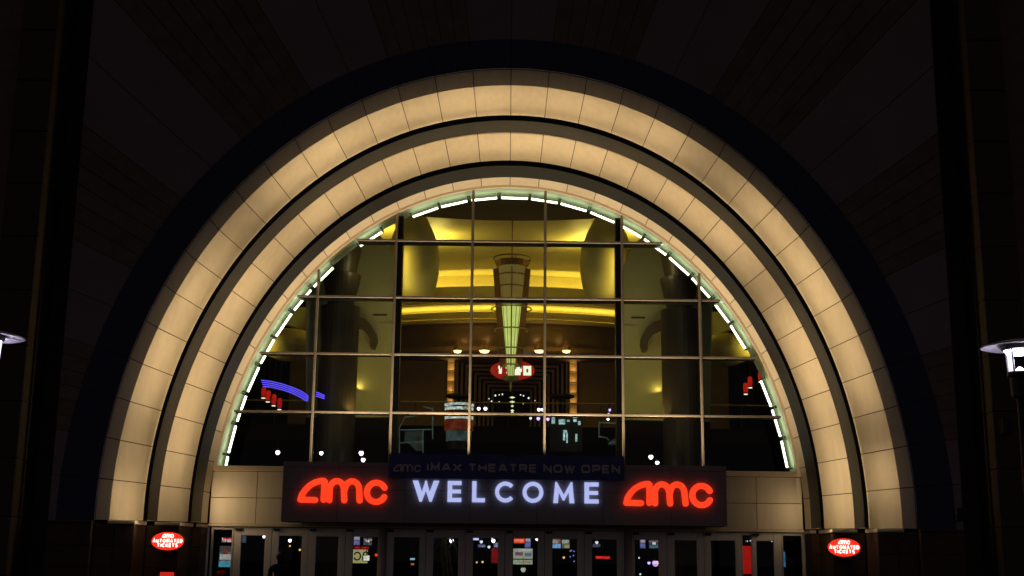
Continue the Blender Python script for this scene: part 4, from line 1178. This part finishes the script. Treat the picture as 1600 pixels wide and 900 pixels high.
glow_panel('neon_strip', 'neon sign', 931, 869, 953, 873, (1, .03, .02), .9, 'short red neon strip in the third door right of centre', 34.6, var=.5)
glow_panel('menu_screen', 'screen', 926, 850, 938, 855, (.2, .22, .35), .3, 'dim slate screen above the red neon strip', 35)
glow_panel('menu_screen', 'screen', 1000, 842, 1008.5, 857, (.25, .22, .4), .25, 'narrow lilac screen right of the right door column', 35, bars=bl4)
glow_panel('menu_screen', 'screen', 1014, 842, 1029, 857, (.12, .2, .25), .25, 'wide teal screen with pink band right of the right door column', 35, bars=[(0, .65, 1, .8, (.7, .3, .4), .4), (.35, .4, .7, .65, (.9, .9, 1), .7), (.05, .05, .95, .35, (.15, .35, .45), .4)])
glow_panel('red_banner', 'banner', 1160, 853, 1176, 897, (.75, .015, .01), .5, 'tall red lit panel behind the narrow pane at right', 33.5, var=.25)
glow_panel('small_sign', 'sign', 1224, 862, 1227.5, 886, (.05, .3, .55), .45, 'thin blue lit strip behind the rightmost narrow pane', 31.5, var=.8)
glow_panel('small_sign', 'sign', 641, 872, 648, 875, (.4, .75, .95), .8, 'cyan dash light in the door right of the left column', 34.8, var=.2)
glow_panel('small_sign', 'sign', 642, 880, 647, 883, (.9, .3, .12), .5, 'orange dash light in the door right of the left column', 34.8, var=.2)
for px, py, r, mm_, lab in [
    (412.5, 838.5, 2.3, PUR, 'violet-white lamp reflection at the right of the first door'), (453, 844.5, 2.7, PUR, 'large violet-white lamp reflection in the second door'),
    (453, 853, 1.4, WARMG, 'tiny warm lamp under the large one in the second door'), (468.5, 859, 1.7, WARMG, 'yellow lamp at the right of the second door'),
    (521, 846, 3.6, PUR, 'blurry violet-white lamp reflection in the third door'), (588, 867, 2.4, emit('red_dot', (1, .05, .01), 1.2), 'red dot lamp at the right of the fourth door'),
    (704, 837, 3.2, PUR, 'upper violet-white lamp reflection in the door with the palm'), (705.5, 845, 3.4, PUR, 'lower violet-white lamp reflection in the door with the palm'),
    (752, 846.5, 2.5, SOFTW, 'soft white lamp in the door left of centre'), (769.5, 835.5, 2.0, PUR, 'topmost of three stacked lamp reflections left of centre'),
    (770, 839.5, 2.7, PUR, 'middle of three stacked lamp reflections left of centre'), (770.8, 845, 3.0, PUR, 'lowest of three stacked lamp reflections left of centre'),
    (764, 854.5, 2.3, SOFTW, 'tilted soft lamp above the plain red panel'), (745, 878.5, 1.4, WARMG, 'left of two tiny orange lamps left of centre'), (754, 878, 1.7, WARMG, 'right of two tiny orange lamps left of centre'),
    (839, 842.5, 2.3, PUR, 'violet-white lamp reflection at the right of the lit counter door'), (817.5, 890, 4.0, emit('dish_white', (.6, .72, .6), .7), 'pale dish lamp under the lit counter'),
    (881, 871, 1.8, WARMG, 'orange lamp below the pale mixed screen'), (890.5, 838, 1.2, SOFTW, 'tiny white lamp above the blue dots'), (932, 839, 1.9, SOFTW, 'white lamp at the top of the third door right of centre'),
    (932.5, 847.5, 2.5, SOFTW, 'wide white lamp under the top one, third door right of centre'), (998.5, 871.5, 1.3, SOFTW, 'tiny lamp left of the purple glow'), (1000.5, 897, 1.5, SOFTW, 'tiny lamp at the bottom left below the purple glow'),
    (1014, 879.5, 2.3, PUR2, 'violet lamp left of the pink and white glow'), (1024, 880, 5.0, emit('pink_white_glow', (.85, .55, 1.0), 1.3, var=.5, scale=10), 'large pink and white glowing globe behind a right door'),
    (1164.5, 855, 2.7, WARMG, 'orange lamp over the tall red panel'), (1167, 845.5, 1.5, SOFTW, 'left of two tiny white lamps over the tall red panel'), (1173, 845, 1.4, SOFTW, 'right of two tiny white lamps over the tall red panel'),
    (1206, 845.5, 1.2, SOFTW, 'tiny lamp in the rightmost door')]:
    spot_glow(px, py, r, mm_, lab, 33.6, 'small lamps behind the doors')  # the violet-white ones are added, standing for lamp reflections in the door glass
o = empty('light_cluster', tuple(at(894, 880, 33.6)), label='cluster of tiny blue dots beside the pale mixed screen', cat='string lights')
for px, py in [(891, 861), (893, 860), (897, 861.5), (891, 870), (896, 868), (897, 877)]:
    c = at(px, py, 33.6); r = 1.2 * 33.6 / FPX
    fixn(MB().lathe((c.x, 33.6), [(.001, c.z - r), (r, c.z), (.001, c.z + r)], 8).build('bulb', emit('blue_dot', (.25, .35, 1), .9), o))

# indoor palm behind the third pair of doors
c = at(694, 900, 33.4)
PL = empty('indoor_palm', (c.x, 33.4, 0.006), label='dim olive indoor palm behind the door left of centre', cat='plant')
TR = mat('palm_stem', (.14, .115, .035), .7, var=.25, scale=8)
for dx0, dx1, top in ((0, -.06, 850), (.12, .02, 846), (.28, .1, 858)):
    p1 = at(694, top, 33.4)
    mb = MB(); pts = [(c.x + dx0 + (dx1 - dx0) * k / 5 + .03 * math.sin(k), 33.4 + dx0 * .5, .35 + (p1.z - .35) * k / 5) for k in range(6)]
    for a, b in zip(pts[:-1], pts[1:]): mb.tube(a, b, .05, .045, n=8)
    mb.build('stem', TR, PL)
    for k in range(9):
        a = 2 * math.pi * k / 9 + dx0 * 9; tip = Vector((math.cos(a) * .55, math.sin(a) * .55, -.15)); pr = Vector(pts[-1])
        w = Vector((-math.sin(a), math.cos(a), 0)) * .035
        v = [pr, pr + tip * .5 + Vector((0, 0, .28)) + w, pr + tip * .5 + Vector((0, 0, .28)) - w, pr + tip]
        MB().add(v, [(0, 1, 2), (1, 3, 2)]).build('frond', mat('palm_leaf', (.07, .09, .03), .6), PL)
fixn(MB().lathe((c.x + .1, 33.4), [(.01, .01), (.26, .01), (.34, .42), (.30, .42), (.28, .36), (.01, .36)], 20).build('pot', COLM, PL))

# ================================================================== STREET LAMPS
LAMPW = emit('lamp_lens_glow', (.86, .80, 1.0), 9.0)
RODG = emit('lamp_rod_glow', (.80, .74, 1.0), 1.3)
SHADE = mat('lamp_shade_white', (.62, .60, .62), .5, var=.05)
DSTEEL = mat('black_lamp_steel', (.014, .013, .014), .45)
def street_lamp(px, py, Y, lab):
    s = Y / FPX; c = at(px, py, Y); cx, zt = c.x, c.z
    o = empty('street_lamp', (cx, Y, 0), label=lab, cat='street lamp', group='disc topped street lamps')
    r = 58 * s
    fixn(MB().lathe((cx, Y), [(.01, zt + .10), (r * .5, zt + .075), (r * .97, zt + .012), (r, zt), (r * .96, zt - .006), (r * .5, zt + .03), (r * .46, zt + .028)], 40).build('disc_shade', SHADE, o, smooth=True))
    fixn(MB().lathe((cx, Y), [(r * .46, zt + .03), (r * .45, zt - .04), (r * .40, zt - .05), (r * .40, zt + .03)], 32).build('collar_ring', DSTEEL, o))
    fixn(MB().lathe((cx, Y), [(r * .39, zt + .02), (r * .38, zt - .05), (r * .3, zt - .10), (.01, zt - .12)], 28).build('lens', LAMPW, o, smooth=True))
    zb = zt - 40 * s
    for k in range(4):
        a = math.pi / 4 * .55 + k * math.pi / 2
        MB().tube((cx + 20 * s * math.cos(a), Y + 20 * s * math.sin(a), zt - .03), (cx + 18 * s * math.cos(a), Y + 18 * s * math.sin(a), zb), .028, n=8).build('glass_rod', RODG, o)
        MB().tube((cx + 22 * s * math.cos(a + .3), Y + 22 * s * math.sin(a + .3), zt - .02), (cx + 19.5 * s * math.cos(a + .3), Y + 19.5 * s * math.sin(a + .3), zb), .012, n=6).build('strut', DSTEEL, o)
    fixn(MB().lathe((cx, Y), [(.01, zb + .075), (7 * s, zb + .035), (14 * s, zb + .004)], 24).build('lower_reflector', emit('lamp_low_reflector', (.84, .78, 1), 1.6), o, smooth=True))
    fixn(MB().lathe((cx, Y), [(.01, zb), (19.5 * s, zb), (19.5 * s, zb - .05), (16 * s, zb - .08), (15.5 * s, zb - .33), (9 * s, zb - .38), (8 * s, zb - .42)], 28).build('head_collar', DSTEEL, o))
    fixn(MB().lathe((cx, Y), [(8 * s, zb - .41), (9.5 * s, .5), (14 * s, .45), (15 * s, .02)], 24).build('post', DSTEEL, o))
    point('street_lamp_light', (cx, Y, zt - .2), 20, (.86, .76, 1.0), .1, o)
    return o
street_lamp(1591, 542.5, 17.0, 'disc topped street lamp with glowing rods at the right edge')
street_lamp(-20, 527.0, 17.0, 'disc topped street lamp cut off at the left edge')

# ================================================================== SMALL THINGS ON THE DARK FACADE
a, b = at(1493, 794, 27.05), at(1514, 814, 27.05)
o = empty('wall_vent', ((a.x + b.x) / 2, 27.05, b.z), label='small square dark vent low on the right wall', cat='vent')
MB().bevbox((a.x, 27.05, b.z), (b.x, 27.13, a.z), .015).build('frame', BLACK, o)
for k in range(5):
    z = b.z + (a.z - b.z) * (k + .8) / 6
    MB().box((a.x + .03, 27.03, z), (b.x - .03, 27.049, z + .02)).build('louvre', mat('vent_louvre', (.03, .027, .025), .6), o)
a, b = at(1562, 655, 26.6), at(1580, 678, 26.6)
o = empty('wall_speaker', ((a.x + b.x) / 2, 26.6, b.z), label='small dark box mounted on the right pilaster', cat='speaker')
MB().bevbox((a.x, 26.5, b.z), (b.x, 26.72, a.z), .03).build('case', BLACK, o)
MB().box((a.x + .04, 26.72, b.z + .1), (b.x - .04, 26.76, a.z - .1)).build('bracket', DSTEEL, o)

# grasses in front of the stone bases
GRASS = mat('dry_grass_blade', (.07, .07, .03), .7, var=.3, scale=8)
def grass(px, Y, lab, n=46):
    c = at(px, 900, Y); rr = random.Random(int(px))
    o = empty('ornamental_grass', (c.x, Y, 0), label=lab, cat='plant', group='ornamental grasses at the stone bases')
    for k in range(n):
        a = rr.uniform(0, 2 * math.pi); ln = rr.uniform(.7, 1.15); sp_ = rr.uniform(.25, .95); h = rr.uniform(1.15, 1.85)
        d = Vector((math.cos(a), math.sin(a), 0)); w = Vector((-d.y, d.x, 0)) * .008
        b0 = Vector((c.x, Y, 0)) + d * .08
        pts = [b0 + d * sp_ * (t ** 2) * ln + Vector((0, 0, h * (t - .28 * t ** 3))) for t in (0, .3, .6, .85, 1)]
        v = []
        for i, p in enumerate(pts): f = 1 - i / 4.2; v += [p - w * f, p + w * f]
        MB().add(v, [(2 * i, 2 * i + 1, 2 * i + 3, 2 * i + 2) for i in range(4)]).build('blade', GRASS, o)
grass(268, 26.3, 'spiky ornamental grass in front of the left stone base')
grass(1322, 26.3, 'spiky ornamental grass in front of the right stone base')

# ================================================================== PERSON AT THE DOORS
def person(px, Y, height, lab):
    c = at(px, 880, Y); H = height
    root = empty('person', (c.x, Y, 0), label=lab, cat='person')
    def J(x, y, z): return (c.x + x * H, Y + y * H, z * H)
    V = [J(0, 0, .53), J(0, .005, .62), J(0, .0, .72), J(0, -.005, .80), J(0, -.005, .845), J(0, -.012, .88), J(0, -.015, .935), J(0, -.012, .975),
         J(.075, 0, .805), J(.115, .0, .79), J(.135, .01, .64), J(.125, -.04, .50), J(.122, -.05, .455),
         J(-.075, 0, .805), J(-.115, .0, .79), J(-.135, .01, .64), J(-.125, -.04, .50), J(-.122, -.05, .455),
         J(.05, 0, .50), J(.055, -.005, .28), J(.055, .012, .06), J(.06, -.06, .02),
         J(-.05, 0, .50), J(-.055, -.005, .28), J(-.055, .012, .06), J(-.06, -.06, .02)]
    Ed = [(0, 1), (1, 2), (2, 3), (3, 4), (4, 5), (5, 6), (6, 7), (3, 8), (8, 9), (9, 10), (10, 11), (11, 12), (3, 13), (13, 14), (14, 15), (15, 16), (16, 17),
          (0, 18), (18, 19), (19, 20), (20, 21), (0, 22), (22, 23), (23, 24), (24, 25)]
    rad = [.085, .075, .085, .07, .034, .036, .052, .04, .05, .036, .028, .02, .018, .05, .036, .028, .02, .018, .055, .036, .024, .022, .055, .036, .024, .022]
    for sg, w in ((1, 12), (-1, 17)):
        for k, (ox, ln) in enumerate(((-.014, .040), (-.005, .046), (.004, .044), (.012, .036))):
            n = len(V); b = V[w]
            V += [(b[0] + sg * .004 * H, b[1] + ox * H, b[2] - .02 * H), (b[0] - sg * .004 * H, b[1] + ox * H * 1.1, b[2] - (.02 + ln) * H)]
            rad += [.0055, .0045]; Ed += [(w, n), (n, n + 1)]
        n = len(V); b = V[w]
        V += [(b[0] - sg * .006 * H, b[1] - .022 * H, b[2] - .004 * H), (b[0] - sg * .008 * H, b[1] - .03 * H, b[2] - .03 * H)]
        rad += [.006, .005]; Ed += [(w, n), (n, n + 1)]
    me = bpy.data.meshes.new('body'); L = WLOC[root.name]
    me.from_pydata([tuple(Vector(v) - L) for v in V], Ed, []); me.update()
    o = bpy.data.objects.new('body', me); COL.objects.link(o); o.parent = root
    sm = o.modifiers.new('skin', 'SKIN'); sm.use_smooth_shade = True
    for i, r in enumerate(rad):
        k = r * H; me.skin_vertices[0].data[i].radius = (k, k * (.72 if i < 4 else 1.0))
    me.skin_vertices[0].data[0].use_root = True
    o.modifiers.new('sub', 'SUBSURF').levels = 1; o.modifiers['sub'].render_levels = 2
    me.materials.append(mat('dark_navy_clothes', (.010, .011, .018), .9))
    hc = Vector(J(0, -.005, .945))
    fixn(MB().lathe((hc.x, hc.y), [(.01, hc.z + .055 * H), (.03 * H, hc.z + .048 * H), (.05 * H, hc.z + .022 * H), (.054 * H, hc.z - .01 * H), (.05 * H, hc.z - .04 * H), (.03 * H, hc.z - .055 * H)], 20).build('hair', mat('dark_hair', (.012, .009, .008), .6), root, smooth=True))
person(438, 29.0, 1.78, 'person in dark clothes standing in front of the second door')
